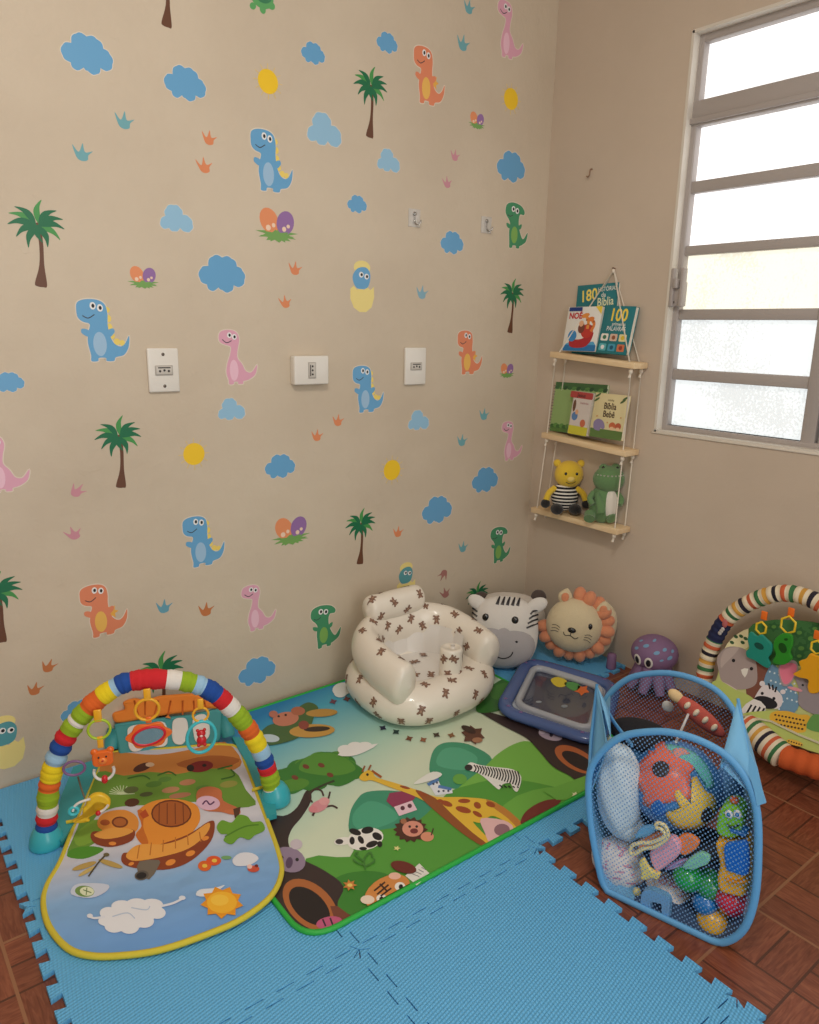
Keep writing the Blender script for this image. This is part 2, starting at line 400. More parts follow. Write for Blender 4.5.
def cloudp(k=0):
    a = [(-.66, .32), (-.60, .62), (-.40, .68), (-.26, .94), (.02, .93), (.30, .92), (.46, .72), (.62, .62), (.68, .36), (.52, .16), (.34, .2), (.22, .02), (-.02, .06), (-.12, .12), (-.34, .02), (-.46, .18)]
    b = [(-.6, .1), (-.66, .36), (-.46, .56), (-.42, .82), (-.1, .98), (.16, .88), (.24, .66), (.46, .62), (.62, .36), (.54, .1), (.3, .04), (.1, .16), (-.1, .02), (-.34, .12)]
    out = []
    P = (a, b)[k]
    C_ = V((0, .48))
    # scalloped rim: bulge between the points
    for i in range(len(P)):
        p, q = V(P[i]), V(P[(i+1) % len(P)]); mid = (p+q)/2; nn = (mid-C_).normalized(); L_ = (q-p).length
        for s_ in range(5):
            t_ = s_/5; out.append(p.lerp(q, t_)+nn*(.22*L_*math.sin(PI*t_)))
    return out
def fr_(base, ang, ln, wd):
    c, s = math.cos(math.radians(ang)), math.sin(math.radians(ang)); up = 1 if c >= 0 else -1
    P = [(0, -wd*.3), (ln*.3, wd*.35), (ln*.65, wd*.25), (ln, -wd*1.0), (ln*.7, -wd*.6), (ln*.35, -wd*.55)]
    P = sm([V(p) for p in P], 4)
    return [V((base[0]+p.x*c-p.y*s*up, base[1]+p.x*s+p.y*c*up)) for p in P]
def palm(fr, label, group):
    tr_ = sm([(-.02, .70), (.03, .70), (.045, .5), (.035, .25), (.045, .02), (.0, 0), (-.07, .01), (-.085, .05), (-.02, .25), (.0, .5)], 4)
    tr_ = [V(p) for p in tr_]
    dk = [fr_((0, .71), a, l, .075) for a, l in ((8, .29), (52, .27), (172, .31), (232, .29), (128, .27), (306, .26))]
    lt_ = [fr_((0, .71), a, l, .07) for a, l in ((90, .27), (150, .3), (200, .28), (262, .2), (340, .28), (28, .29))]
    lay(fr, [('trunk', (104, 66, 46), [tr_]), ('light_frond', (72, 152, 80), lt_[1:2]+lt_[4:5]+lt_[0:1]), ('dark_frond', (24, 112, 74), dk+lt_[2:4]+lt_[5:])], 'palm_tree_sticker', label, 'sticker', group, 0)
def dino(fr, c, belly, kind, label, group, sp=(240, 214, 110)):
    if kind == 'rex':
        bd = sm([(-.40, .80), (-.38, .94), (-.24, 1.0), (-.02, 1.0), (.12, .93), (.16, .78), (.15, .62), (.17, .45), (.24, .30), (.36, .24), (.46, .30), (.54, .42), (.52, .24), (.42, .10), (.26, .06), (.22, .0), (.08, .0), (.07, .05), (-.06, .05), (-.08, 0), (-.2, 0), (-.2, .1), (-.24, .3), (-.22, .46), (-.18, .6), (-.3, .64), (-.38, .7)], 4)
        arms = [sm([(-.2, .5), (-.32, .53), (-.34, .46), (-.24, .40), (-.18, .4)], 4), sm([(.14, .5), (.24, .54), (.27, .48), (.18, .40)], 4)]
        spk = [el(.15, .84, .06, .05), el(.17, .7, .055, .06), el(.18, .56, .055, .06), el(.22, .42, .05, .06), el(.3, .32, .06, .055), el(.4, .3, .05, .05)]
        be, ey, eo = el(-.02, .28, .125, .2), [(-.1, .9), (.03, .87)], .055; sml = [(-.30, .74), (-.2, .70), (-.08, .76)]
        if sp != (240, 214, 110): spk = [star(.22, .42, .14, .07, 6)]
    elif kind == 'neck':
        bd = sm([(-.32, .86), (-.28, .98), (-.12, 1.02), (.04, .98), (.1, .84), (.06, .66), (.05, .5), (.14, .38), (.22, .24), (.34, .22), (.46, .36), (.42, .18), (.28, .08), (.16, .05), (.15, 0), (.05, 0), (.04, .04), (-.04, .04), (-.05, 0), (-.14, 0), (-.15, .08), (-.19, .22), (-.16, .4), (-.1, .56), (-.08, .7), (-.18, .74), (-.28, .78)], 4)
        arms = []; spk = []; be, ey, eo = el(-.03, .26, .09, .2), [(-.1, .92), (0, .89)], .048; sml = [(-.25, .84), (-.16, .78), (-.06, .82)]
        sp = None
    else:
        bd = sm([(-.34, .80), (-.3, .94), (-.14, 1.0), (.04, .99), (.2, .94), (.3, .84), (.28, .76), (.16, .76), (.12, .66), (.13, .5), (.2, .32), (.3, .22), (.44, .38), (.4, .18), (.26, .08), (.18, .05), (.17, 0), (.07, 0), (.06, .05), (-.05, .05), (-.07, 0), (-.16, 0), (-.17, .12), (-.19, .34), (-.17, .52), (-.22, .62), (-.3, .7)], 4)
        arms = [sm([(-.16, .5), (-.28, .54), (-.27, .46), (-.17, .42)], 4), sm([(.12, .5), (.22, .55), (.21, .46), (.13, .42)], 4)]
        spk = []; be, ey, eo = el(-.01, .29, .11, .19), [(-.08, .86), (.05, .83)], .06; sml = [(-.26, .72), (-.18, .69), (-.08, .73)]
        sp = None
    parts = [('backing', VY, [offset([V(p) for p in bd], .018)]), ]
    if spk: parts.append(('back_spikes', sp, spk))
    parts += [('body', c, [bd]+arms), ('belly', belly, [be]), ('smile', (60, 60, 70), [stroke(sml, .016)])]
    for e in ey: parts.append(('eye', (240, 240, 240), [el(e[0], e[1], eo, eo*1.1)])); parts.append(('pupil', (30, 28, 32), [el(e[0]+.005, e[1], eo*.5, eo*.6)]))
    lay(fr, parts, 'dinosaur_sticker', label, 'sticker', group, 0)
def egg2(fr, label, group):
    lay(fr, [('grass', (120, 168, 92), [star(0, .2, .62, .34, 9, .2, .45)]), ('orange_egg', (232, 148, 102), [el(-.22, .58, .26, .4, 12)]), ('purple_egg', (150, 112, 170), [el(.24, .56, .25, .38, -10)]),
        ('egg_spots', (244, 214, 190), [el(-.25, .36, .07, .09), el(-.1, .45, .05, .07), el(.2, .36, .06, .08), el(.32, .46, .05, .06)]), ('grass_front', (120, 168, 92), [star(0, .12, .5, .3, 8, .1, .4)])], 'egg_nest_sticker', label, 'sticker', group, 0)
def hatch(fr, label, group, c=BL):
    lay(fr, [('shell', (240, 222, 142), [el(0, .86, .2, .13), [V(p) for p in [(-.28, .44), (-.2, .5), (-.12, .42), (-.04, .5), (.05, .42), (.13, .5), (.2, .43), (.29, .5), (.3, .3), (.24, .1), (.1, 0), (-.06, 0), (-.2, .08), (-.28, .25)]]]),
        ('baby_dinosaur', c, [sm([(-.2, .55), (-.22, .7), (-.1, .84), (.1, .86), (.2, .74), (.18, .56), (.1, .46), (-.1, .45)], 4)]), ('eye', (240, 240, 240), [el(-.02, .72, .055, .055), el(.11, .69, .055, .055)]), ('pupil', (30, 28, 32), [el(-.01, .72, .028, .03), el(.12, .69, .028, .03)])], 'hatching_egg_sticker', label, 'sticker', group, 0)
def foot(fr, c, label, group, rot=0):
    R_ = Matrix.Rotation(math.radians(rot), 2)
    def tr_(P): return [R_ @ (V(p[:2])-V((0, .5)))+V((0, .5)) for p in P]
    lay(fr, [('print', c, [tr_(sm([(-.22, .1), (0, 0), (.24, .1), (.28, .36), (.5, .62), (.2, .5), (.1, .62), (.06, 1.0), (-.08, .6), (-.2, .5), (-.42, .86), (-.34, .42)], 3))])], 'footprint_sticker', label, 'sticker', group, 0)
def sun(fr, label, group):
    rays = [stroke([(.5*math.cos(t)*.85, .5+.5*math.sin(t)*.85), (.66*math.cos(t), .5+.66*math.sin(t))], .02) for t in [2*PI*i/12 for i in range(12)]]
    lay(fr, [('disc', (246, 204, 44), [el(0, .5, .46, .46, 0, 28)]), ('rays', (228, 200, 110), rays)], 'sun_sticker', label, 'sticker', group, 0)
def cloud(fr, c, k, label, group):
    P = cloudp(k)
    lay(fr, [('backing', VY, [offset(P, .022)]), ('cloud', c, [P])], 'cloud_sticker', label, 'sticker', group, 0)
TEAL, ORF, PKF = (112, 172, 182), (224, 140, 96), (206, 144, 158)
ST = [  # kind, px, y top, y bottom, colour/variant, label
 ('cl', 87, 34, 73, BL, 0, 'large blue cloud sticker in the upper left of the wall, left of the orange footprints'),
 ('cl', 185, 66, 100, BL, 0, 'blue cloud sticker under the cut-off palm trunk at the top'),
 ('cl', 222, 255, 292, BL, 0, 'large blue cloud sticker above the pink dinosaur between two sockets'),
 ('cl', 313, 42, 64, BL, 0, 'small blue cloud sticker right of the upper yellow sun'),
 ('cl', 387, 32, 53, BL, 0, 'small blue cloud sticker above the palm with the tallest trunk at the top'),
 ('cl', 511, 151, 182, BL, 0, 'blue cloud sticker directly above the green dinosaur near the corner'),
 ('cl', 357, 195, 213, BL, 0, 'very small blue cloud sticker left of the clear adhesive hook'),
 ('cl', 452, 231, 254, BL, 0, 'blue cloud sticker below and between the two adhesive hooks'),
 ('cl', 9, 372, 392, BL, 0, 'blue cloud sticker cut by the left edge at socket height'),
 ('cl', 280, 454, 478, BL, 0, 'blue cloud sticker right of the yellow sun at mid wall'),
 ('cl', 437, 496, 523, BL, 0, 'blue cloud sticker above the inflatable seat, lower of two near each other'),
 ('cl', 485, 467, 492, BL, 0, 'blue cloud sticker just below the small pink dinosaur near the corner'),
 ('cl', 257, 657, 684, BL, 0, 'blue cloud sticker low on the wall right of the striped play arch'),
 ('cl', 78, 700, 722, BL, 0, 'blue cloud sticker half hidden behind the left side of the play arch'),
 ('cl', 177, 205, 232, LB, 1, 'pale blue cloud sticker between the leftmost upper palm and the eggs'),
 ('cl', 325, 113, 146, LB, 1, 'largest pale blue cloud sticker, left of the palm near the top'),
 ('cl', 389, 149, 172, LB, 1, 'pale blue cloud sticker below the upper palm, above the clear hook'),
 ('cl', 232, 398, 420, LB, 1, 'pale blue cloud sticker below the pink dinosaur beside the left socket'),
 ('cl', 419, 410, 430, LB, 1, 'pale blue cloud sticker below the rightmost socket'),
 ('pa', 39, 198, 287, 0, 0, 'large palm sticker with a curved brown trunk at the far left'),
 ('pa', 166, -62, 27, 0, 0, 'palm sticker whose brown trunk foot shows at the top edge'),
 ('pa', 371, 64, 138, 0, 0, 'palm sticker between the small cloud and the orange dinosaur at the top'),
 ('pa', 512, 277, 333, 0, 0, 'small palm sticker near the corner beside the wall shelf'),
 ('pa', 120, 414, 488, 0, 0, 'palm sticker below the left socket, left of the sun'),
 ('pa', 361, 507, 564, 0, 0, 'palm sticker above left of the inflatable seat'),
 ('pa', 477, 581, 628, 0, 0, 'small palm sticker rising behind the white zebra cushion'),
 ('pa', 162, 650, 722, 0, 0, 'palm sticker peeking above the top of the striped play arch'),
 ('pa', -1, 570, 643, 0, 0, 'palm sticker cut in half by the left edge of the picture'),
 ('dr', 269, 131, 191, BL, 'rex', 'blue dinosaur sticker above the large egg nest'),
 ('dr', 100, 300, 361, BL, 'rex', 'blue dinosaur sticker left of the vertical left socket'),
 ('dr', 366, 366, 412, BL, 'rex', 'blue dinosaur sticker between the middle and right sockets'),
 ('dr', 201, 516, 566, BL, 'rex', 'blue dinosaur sticker below the yellow sun at mid wall'),
 ('do', 427, 48, 104, OR_, 'rex', 'orange dinosaur sticker near the top of the wall right of the palm'),
 ('do', 468, 331, 374, OR_, 'rex', 'orange dinosaur sticker right of the rightmost socket'),
 ('do', 101, 584, 636, OR_, 'rex', 'orange dinosaur sticker low on the left above the play arch'),
 ('dp', 508, 3, 58, PK, 'neck', 'pink long-necked dinosaur sticker at the top near the corner'),
 ('dp', 235, 331, 384, PK, 'neck', 'pink long-necked dinosaur sticker between the left and middle sockets'),
 ('dp', 510, 422, 460, PK, 'neck', 'smallest pink long-necked dinosaur sticker beside the shelf, above two clouds'),
 ('dp', 256, 585, 630, PK, 'neck', 'pink long-necked dinosaur sticker low on the wall left of the green one'),
 ('dp', 0, 436, 492, PK, 'neck', 'pink dinosaur sticker cut by the left edge, only its tail showing'),
 ('dg', 515, 203, 248, GR, 'crest', 'green dinosaur sticker near the corner under the blue cloud'),
 ('dg', 499, 527, 562, GR, 'crest', 'green dinosaur sticker near the corner below the bottom shelf board'),
 ('dg', 324, 605, 647, GR, 'crest', 'green dinosaur sticker left of the inflatable seat'),
 ('su', 268, 68, 95, 0, 0, 'larger yellow sun sticker near the top of the wall'),
 ('su', 511, 87, 111, 0, 0, 'yellow sun sticker near the corner below the pink dinosaur'),
 ('su', 194, 442, 466, 0, 0, 'yellow sun sticker above the lower left blue dinosaur'),
 ('su', 392, 459, 481, 0, 0, 'yellow sun sticker above the palm beside the inflatable seat'),
 ('eg', 277, 208, 240, 0, 0, 'large nest sticker with orange and purple eggs below the blue dinosaur'),
 ('eg', 143, 266, 287, 0, 0, 'small nest sticker with two eggs right of the large left palm'),
 ('eg', 477, 112, 128, 0, 0, 'tiny nest sticker with two eggs left of the corner sun'),
 ('eg', 291, 516, 543, 0, 0, 'nest sticker with two eggs at mid wall left of a palm'),
 ('eg', 507, 363, 377, 0, 0, 'tiny nest sticker with two eggs right of the orange dinosaur'),
 ('ha', 362, 260, 312, BL, 0, 'hatching egg sticker with blue baby dinosaur at the centre of the wall'),
 ('ha', 406, 562, 600, (90, 160, 170), 0, 'hatching egg sticker with teal baby dinosaur above the seat headrest'),
 ('ha', 5, 715, 769, (90, 160, 170), 0, 'hatching egg sticker with teal baby dinosaur at the lower left edge'),
 ('fo', 124, 111, 129, TEAL, 0, 'teal footprint sticker right of the large cloud, upper of the pair'),
 ('fo', 82, 143, 161, TEAL, 0, 'teal footprint sticker left of its pair in the upper left'),
 ('fo', 209, 130, 145, ORF, 0, 'orange footprint sticker, upper of the pair left of the blue dinosaur'),
 ('fo', 204, 157, 173, ORF, 10, 'orange footprint sticker, lower of the pair left of the blue dinosaur'),
 ('fo', 469, -1, 14, TEAL, 0, 'teal footprint sticker at the top edge left of the pink dinosaur'),
 ('fo', 463, 34, 51, TEAL, 0, 'teal footprint sticker right of the top orange dinosaur'),
 ('fo', 455, 149, 161, PKF, 0, 'faint pink footprint sticker above right of the clear hooks, upper one'),
 ('fo', 447, 176, 188, PKF, 12, 'faint pink footprint sticker just above the two adhesive hooks, lower one'),
 ('fo', 295, 261, 275, ORF, 0, 'orange footprint sticker left of the hatching egg, upper of two'),
 ('fo', 285, 295, 308, ORF, 12, 'orange footprint sticker above the middle socket, lower of two'),
 ('fo', 422, 285, 299, (132, 176, 196), 0, 'pale blue footprint sticker above the rightmost socket'),
 ('fo', 78, 483, 497, PKF, -30, 'pink footprint sticker left of the palm trunk foot, upper of two'),
 ('fo', 73, 526, 540, PKF, 20, 'pink footprint sticker above the lower orange dinosaur, lower of two'),
 ('fo', 164, 599, 613, (104, 164, 186), 0, 'blue footprint sticker right of the lower orange dinosaur'),
 ('fo', 206, 602, 616, (198, 122, 74), 0, 'orange footprint sticker left of the low pink dinosaur'),
 ('fo', 49, 659, 672, (198, 122, 74), -15, 'orange footprint sticker low left, the upper right of two'),
 ('fo', 35, 682, 695, (198, 122, 74), -8, 'orange footprint sticker low left, the lower left of two'),
 ('fo', 317, 429, 441, ORF, 0, 'orange footprint sticker below the middle socket, lower left of two'),
 ('fo', 338, 414, 426, ORF, 0, 'orange footprint sticker below the middle socket, upper right of two'),
 ('fo', 398, 526, 537, ORF, 0, 'orange footprint sticker left of the lower blue cloud'),
 ('fo', 462, 434, 446, TEAL, 0, 'teal footprint sticker left of the smallest pink dinosaur, lower of two'),
 ('fo', 484, 408, 420, TEAL, 0, 'teal footprint sticker below the tiny egg nest, upper of two'),
 ('fo', 463, 541, 552, TEAL, 0, 'teal footprint sticker left of the lower corner green dinosaur'),
 ('fo', 443, 570, 581, (176, 122, 116), 160, 'brownish footprint sticker above the zebra cushion, upper of two'),
 ('fo', 445, 587, 598, (176, 122, 116), 20, 'brownish footprint sticker above the zebra cushion, lower of two')]
GN = dict(cl='cloud stickers on the wall', pa='palm stickers on the wall', dr='blue dinosaur stickers', do='orange dinosaur stickers', dp='pink dinosaur stickers', dg='green dinosaur stickers', su='sun stickers on the wall', eg='egg nest stickers', ha='hatching egg stickers', fo='footprint stickers on the wall')
for k, px, yt, yb, c, v, lb in ST:
    fr, h = place(k, px, yt, yb); g = GN[k]
    if k == 'cl': cloud(fr, c, v, lb, g)
    elif k == 'pa': palm(fr, lb, g)
    elif k == 'dr': dino((fr[0], fr[1]*.88, fr[2], fr[3]), c, (160, 196, 226), v, lb, g)
    elif k == 'do': dino((fr[0], fr[1]*.86, fr[2], fr[3]), c, (240, 190, 96), v, lb, g, (236, 178, 80))
    elif k == 'dp': dino(fr, c, (240, 196, 214), v, lb, g)
    elif k == 'dg': dino(fr, c, (132, 184, 96), v, lb, g)
    elif k == 'su': sun(fr, lb, g)
    elif k == 'eg': egg2((fr[0], fr[1]*1.3, fr[2], fr[3]), lb, g)
    elif k == 'ha': hatch(fr, lb, g, c)
    else: foot((fr[0], fr[1]*1.25, fr[2], fr[3]), c, lb, g, v)
# green turtle cut by the top edge
fr, h = place('t', 262, -16, 13)
lay(fr, [('body', (96, 170, 104), [el(0, .55, .5, .4), el(-.4, .15, .14, .12, 30), el(.02, .12, .13, .14), el(.4, .35, .16, .14), el(-.6, .75, .2, .2)]), ('shell', (60, 132, 92), [el(.05, .65, .38, .3)])], 'turtle_sticker', 'green turtle-like creature sticker cut by the top edge of the picture', 'sticker', None, 0)
# ================================================================ SOCKETS, HOOKS
m_pw = mat((232, 228, 220), .25, coat=.3); m_dk = mat((54, 50, 48), .5); m_grey = mat((176, 170, 162), .4); m_met = mat((170, 168, 165), .25, metal=.9)
def socket(px0, px1, y0, y1, label, horiz=False, deep=.009, screws=True):
    a, c = wa(px0, (y0+y1)/2), wa(px1, (y0+y1)/2); zt, zb_ = wa((px0+px1)/2, y0).z, wa((px0+px1)/2, y1).z
    cx, cz = (a.x+c.x)/2, (zt+zb_)/2; wd, ht = c.x-a.x, zt-zb_
    rt = thing('wall_socket', label, 'socket', (cx, 0, cz), 'wall sockets')
    MB().box((cx, -deep/2, cz), (wd, deep, ht), m_pw, bev=.004, seg=3).build('cover_plate', rt)
    iw, ih = (.021, .043) if horiz else (.043, .021)
    s_ = MB().box((cx, -deep-.001, cz), (iw+.005, .003, ih+.005), m_grey, bev=.001)
    s_.box((cx, -deep-.0026, cz), (iw, .002, ih), mat((205, 200, 192), .4), bev=.0008)
    so = s_.build('socket_insert', rt)
    hb = MB()
    for k in (-1, 0, 1):
        q = (cx, -deep-.003, cz+k*.012) if horiz else (cx+k*.012, -deep-.003, cz-abs(k)*.002)
        hb.tube([q, (q[0], q[1]-.0012, q[2])], .0032, m_dk, 12)
    hb.box((cx-(.007 if horiz else 0), -deep-.0036, cz+(0 if horiz else .007)), ((.003, .001, .034) if horiz else (.034, .001, .003)), m_dk); hb.build('pin_hole', so)
    if screws:
        for k in (-1, 1): MB().ell((cx, -deep, cz+k*ht*.36), (.0045, .002, .0045), mat((110, 100, 92), .4, metal=.5), nu=12, nv=6).build('screw', rt)
socket(147, 178, 348, 392, 'white wall socket plate standing upright with two screws, leftmost of three')
socket(290, 324, 355.5, 384, 'white surface box socket lying horizontally, middle of the three', True, .028, False)
socket(403.5, 424, 347.5, 384.5, 'glossy white upright socket plate without screws, nearest the corner', False, .012, False)
m_clear = mat((236, 232, 226), .12, alpha=.55, coat=.5)
for px, py, lb in ((414, 218, 'clear adhesive wall hook with metal prong, the brighter left one'), (486, 225, 'clear adhesive wall hook with metal prong, the right one nearer the corner')):
    p = wa(px, py); rt = thing('adhesive_hook', lb, 'hook', (p.x, 0, p.z), 'clear adhesive hooks')
    MB().box((p.x, -.0015, p.z), (.048, .0026, .055), m_clear, bev=.001).build('clear_pad', rt)
    h_ = MB().tube(sm([(p.x, -.004, p.z+.012), (p.x, -.005, p.z-.012), (p.x+.004, -.014, p.z-.021), (p.x+.012, -.019, p.z-.015), (p.x+.013, -.02, p.z-.007)], 5, False), .0022, m_met, 8)
    h_.ell((p.x, -.004, p.z+.012), (.007, .003, .007), m_met, nu=14, nv=8); h_.build('metal_prong', rt)
p = wb(592, 173)
tag(MB().tube(sm([(.002, p.y, p.z+.012), (-.01, p.y, p.z+.01), (-.013, p.y, p.z-.006), (-.012, p.y+.006, p.z-.014), (-.012, p.y+.013, p.z-.01)], 5, False), .0022, mat((150, 118, 96), .5, metal=.4), 8).build('wall_hook'), 'small bare screw hook high on the window wall near the corner', 'hook')
# ================================================================ HANGING SHELF
def wood_mat(name, c1, c2, ax=1):
    m, nt, b, L = node_mat(name); tc = nt.nodes.new('ShaderNodeTexCoord').outputs['Object']
    mp = nt.nodes.new('ShaderNodeMapping'); L(tc, mp.inputs[0]); mp.inputs['Scale'].default_value = (30, 2.5, 30)
    n = nt.nodes.new('ShaderNodeTexNoise'); n.inputs['Scale'].default_value = 2; n.inputs['Detail'].default_value = 6; n.inputs['Distortion'].default_value = .6; L(mp.outputs[0], n.inputs['Vector'])
    L(ramp(nt, n.outputs['Fac'], [(.3, c1), (.7, c2)]), b.inputs['Base Color']); b.inputs['Roughness'].default_value = .6; return m
m_pine = wood_mat('pale_pine', (226, 194, 148), (242, 218, 178))
m_rope = mat((232, 222, 206), .9, bump=.6, bscale=500)
SD = .078
BO = [(-.130, 1.128, -.497, 1.103), (-.112, .828, -.494, .808), (-.082, .531, -.487, .530)]
ny = -.329; nz = 1.409
sh = thing('wall_shelf', 'three-tier pale pine shelf hanging on white ropes from a nail on the window wall', 'shelf', (0, -.31, .5))
TH = .02
for k, (y0, z0, y1, z1) in enumerate(BO):
    a = V((-SD/2-.003, y0, z0)); c = V((-SD/2-.003, y1, z1)); d = (c-a).normalized()
    R3 = rotm(V((1, 0, 0)), -d, V((1, 0, 0)).cross(-d))
    q = MB().box((a+c)/2-V((0, 0, TH/2)), (SD, (c-a).length, TH), m_pine, R3, bev=.0015)
    q.build('board', sh)
for s_x in (-.012, -SD+.008):
    for e in (0, 1):
        pts = []
        for k, (y0, z0, y1, z1) in enumerate(BO):
            y = (y0-.018) if e == 0 else (y1+.018); z = (z0 if e == 0 else z1)
            pts.append(V((s_x, y, z)))
        MB().tube([V((-.006, ny, nz)), pts[0]-V((0, 0, TH+.004))], 0.0024, m_rope, 7).build('rope', sh)
        b = MB().tube([pts[0]-V((0, 0, TH)), pts[1]-V((0, 0, TH)), pts[2]-V((0, 0, TH+.012))], 0.0024, m_rope, 7); b.build('rope', sh)
        for p in pts:
            kb = MB().ell(p-V((0, 0, TH+.009)), (.0075, .0075, .009), m_rope, nu=10, nv=7)
            kb.tube([p-V((0, 0, TH+.012)), p-V((.003, -.003, TH+.03))], lambda t: .003+.002*t, m_rope, 6); kb.build('knot', sh)
kb = MB().ell((-.008, ny, nz-.004), (.006, .006, .008), m_rope, nu=10, nv=7); kb.build('knot', sh)
tag(MB().tube([(.004, ny, nz+.004), (-.014, ny, nz+.006)], .0025, mat((140, 110, 92), .5, metal=.5), 8).build('nail'), 'nail in the wall that carries the shelf ropes', 'nail')
# ---------------- books: leaning covers given by corners on the cover plane
m_page = mat((236, 230, 216), .8)
def book(name, label, group, bl, br, tl, xb, xt, th, cover, spine=None, height=None):
    """bl, br, tl: photo points; xb/xt: distance of the cover foot and top from the wall"""
    A, B_, T = wb(bl[0], bl[1], xb), wb(br[0], br[1], xb), wb(tl[0], tl[1], xt)
    ux = (B_-A); W = ux.length; ux = ux.normalized(); uy = (T-A); uy = uy-ux*uy.dot(ux); H = uy.length; uy = uy.normalized()
    n = ux.cross(uy)
    if n.x > 0: n = -n
    rt = thing(name, label, 'book', A+ux*W/2, group)
    fr = (A, ux, uy, n); R3 = rotm(ux, uy, ux.cross(uy))
    MB().box(A+ux*W/2+uy*H/2-n*th/2, (W-.004, H-.004, th-.003), m_page, R3).build('pages', rt)
    c = MB(); c.box(A+ux*W/2+uy*H/2-n*.001, (W, H, .002), cover, R3, bev=.0007); c.box(A+ux*W/2+uy*H/2-n*(th-.001), (W, H, .002), cover, R3, bev=.0007)
    c.box(A+uy*H/2-n*th/2, (.002, H, th), cover, R3); c.build('cover', rt)
    return rt, fr, W, H
class Art:
    def __init__(s, fr, W, H): s.fr = fr; s.W = W; s.H = H; s.b = MB()
    def add(s, pts, c):
        s.b.flat([V((p[0]*s.W, p[1]*s.H)) for p in pts], s.fr, c if isinstance(c, bpy.types.Material) else ink(c)); return s
    def text(s, t, cx, cy_, size, c, sx=1, rot=0, bold=.01):
        vs, fs = text2(t, 1, bold); o, ux, uy, n = s.fr; s.b.k += 1
        z = .0003+.00005*s.b.k; cr, sr = math.cos(rot), math.sin(rot); k = size*s.H
        P = [o+ux*(cx*s.W+(v.x*cr*sx-v.y*sr)*k)+uy*(cy_*s.H+(v.x*sr*sx+v.y*cr)*k)+n*z for v in vs]
        s.b.add(P, fs, ink(c), False); return s
    def done(s, rt, name='cover_print'): return s.b.build(name, rt)
TQ = (26, 122, 132)
G1, G2 = 'books on the top shelf board', 'books on the middle shelf board'
rt, fr, W, H = book('childrens_book', 'teal book with yellow 180 at the back of the top shelf board', G1, (571.5, 354), (611.5, 354), (575, 286), -.03, -.008, .016, mat(TQ, .35))
a = Art(fr, W, H); a.text('180', .3, .84, .23, (250, 226, 110), .9, .12, .02).text('HISTÓRIAS', .74, .92, .085, (240, 240, 232), .8, .05).text('da', .66, .84, .09, (240, 240, 232)).text('Bíblia', .72, .74, .17, (240, 240, 200), .8, .06)
a.add(el(.3, .55, .12, .08), (250, 226, 110)).add(el(.6, .6, .2, .07), (30, 30, 40)).done(rt)
rt, fr, W, H = book('childrens_book', 'white book with red NOÉ title and giraffes in a red boat, top shelf board', G1, (562, 350.5), (595, 351.5), (572, 307), -.062, -.035, .012, mat((236, 234, 228), .3))
a = Art(fr, W, H)
a.add(rrect(0.01, .0, .99, .14, .02), (38, 120, 180)).add([(.02, .14), (.98, .14), (.9, .22), (.5, .17), (.2, .2)], (84, 170, 214))
a.add(sm([(.18, .3), (.22, .1), (.6, .08), (.8, .2), (.86, .42), (.7, .36), (.55, .28), (.35, .26)]), (178, 40, 48))
a.add(el(.66, .45, .18, .16), (196, 58, 48)).add(el(.24, .34, .13, .13), (60, 140, 200)).add(el(.48, .52, .1, .12), (120, 64, 50)).add(el(.46, .62, .07, .07), (232, 178, 140))
a.add(stroke([(.66, .5), (.66, .66), (.58, .78)], .08), (232, 150, 70)).add(el(.54, .8, .12, .05, 12), (232, 150, 70)).add(stroke([(.78, .44), (.84, .6), (.76, .7)], .08), (226, 130, 62)).add(el(.72, .72, .1, .05, 10), (226, 130, 62))
for p in ((.6, .7), (.66, .6), (.78, .56), (.82, .66)): a.add(el(p[0], p[1], .022, .02), (150, 80, 40))
a.add([(.8, 1), (1, 1), (1, .82)], (244, 214, 74)).add(rrect(.02, .9, .42, .99, .02), (30, 60, 130)).text('NOÉ', .25, .79, .19, (200, 40, 50), .95, 0, .03).done(rt)
rt, fr, W, H = book('childrens_book', 'thick teal board book with yellow 100 and PALAVRAS, right side of the top shelf', G1, (596, 352.5), (626, 355), (604, 305.5), -.058, -.03, .02, mat(TQ, .3))
a = Art(fr, W, H)
a.text('100', .5, .80, .36, (250, 220, 84), .85, 0, .025).text('primeiras', .56, .62, .1, (240, 240, 236), .9).text('PALAVRAS', .5, .52, .13, (236, 240, 240), .8, 0, .01)
for i, (x, y, c) in enumerate(((.18, .34, (240, 236, 226)), (.48, .34, (224, 190, 170)), (.78, .34, (236, 226, 170)), (.18, .13, (90, 180, 190)), (.48, .13, (70, 160, 190)), (.78, .13, (214, 120, 80)))):
    a.add(rrect(x-.12, y-.075, x+.12, y+.075, .03), c).add(el(x, y, .06, .045), ((60, 120, 90), (150, 90, 60), (230, 200, 60), (240, 240, 240), (20, 90, 120), (150, 60, 50))[i])
a.done(rt)
rt, fr, W, H = book('childrens_book', 'large light green spiral-bound book at the back of the middle shelf board', G2, (549.5, 430.5), (600, 437), (560.5, 382), -.035, -.01, .012, mat((150, 182, 116), .35))
a = Art(fr, W, H)
a.add(rrect(0, .9, 1, 1, .01), (66, 106, 62)).add(rrect(0, 0, 1, .12, .01), (84, 122, 60))
for i in range(12): a.add(el(.04+i*.085, .89, .05, .035, 20*(i % 3)), ((60, 104, 62), (86, 134, 72), (48, 84, 52))[i % 3])
for i in range(7): a.add(el(.05+i*.06, .11+.02*(i % 2), .05, .04, 40*(i % 2)), ((60, 104, 52), (96, 144, 72))[i % 2])
a.done(rt)
sb = MB()
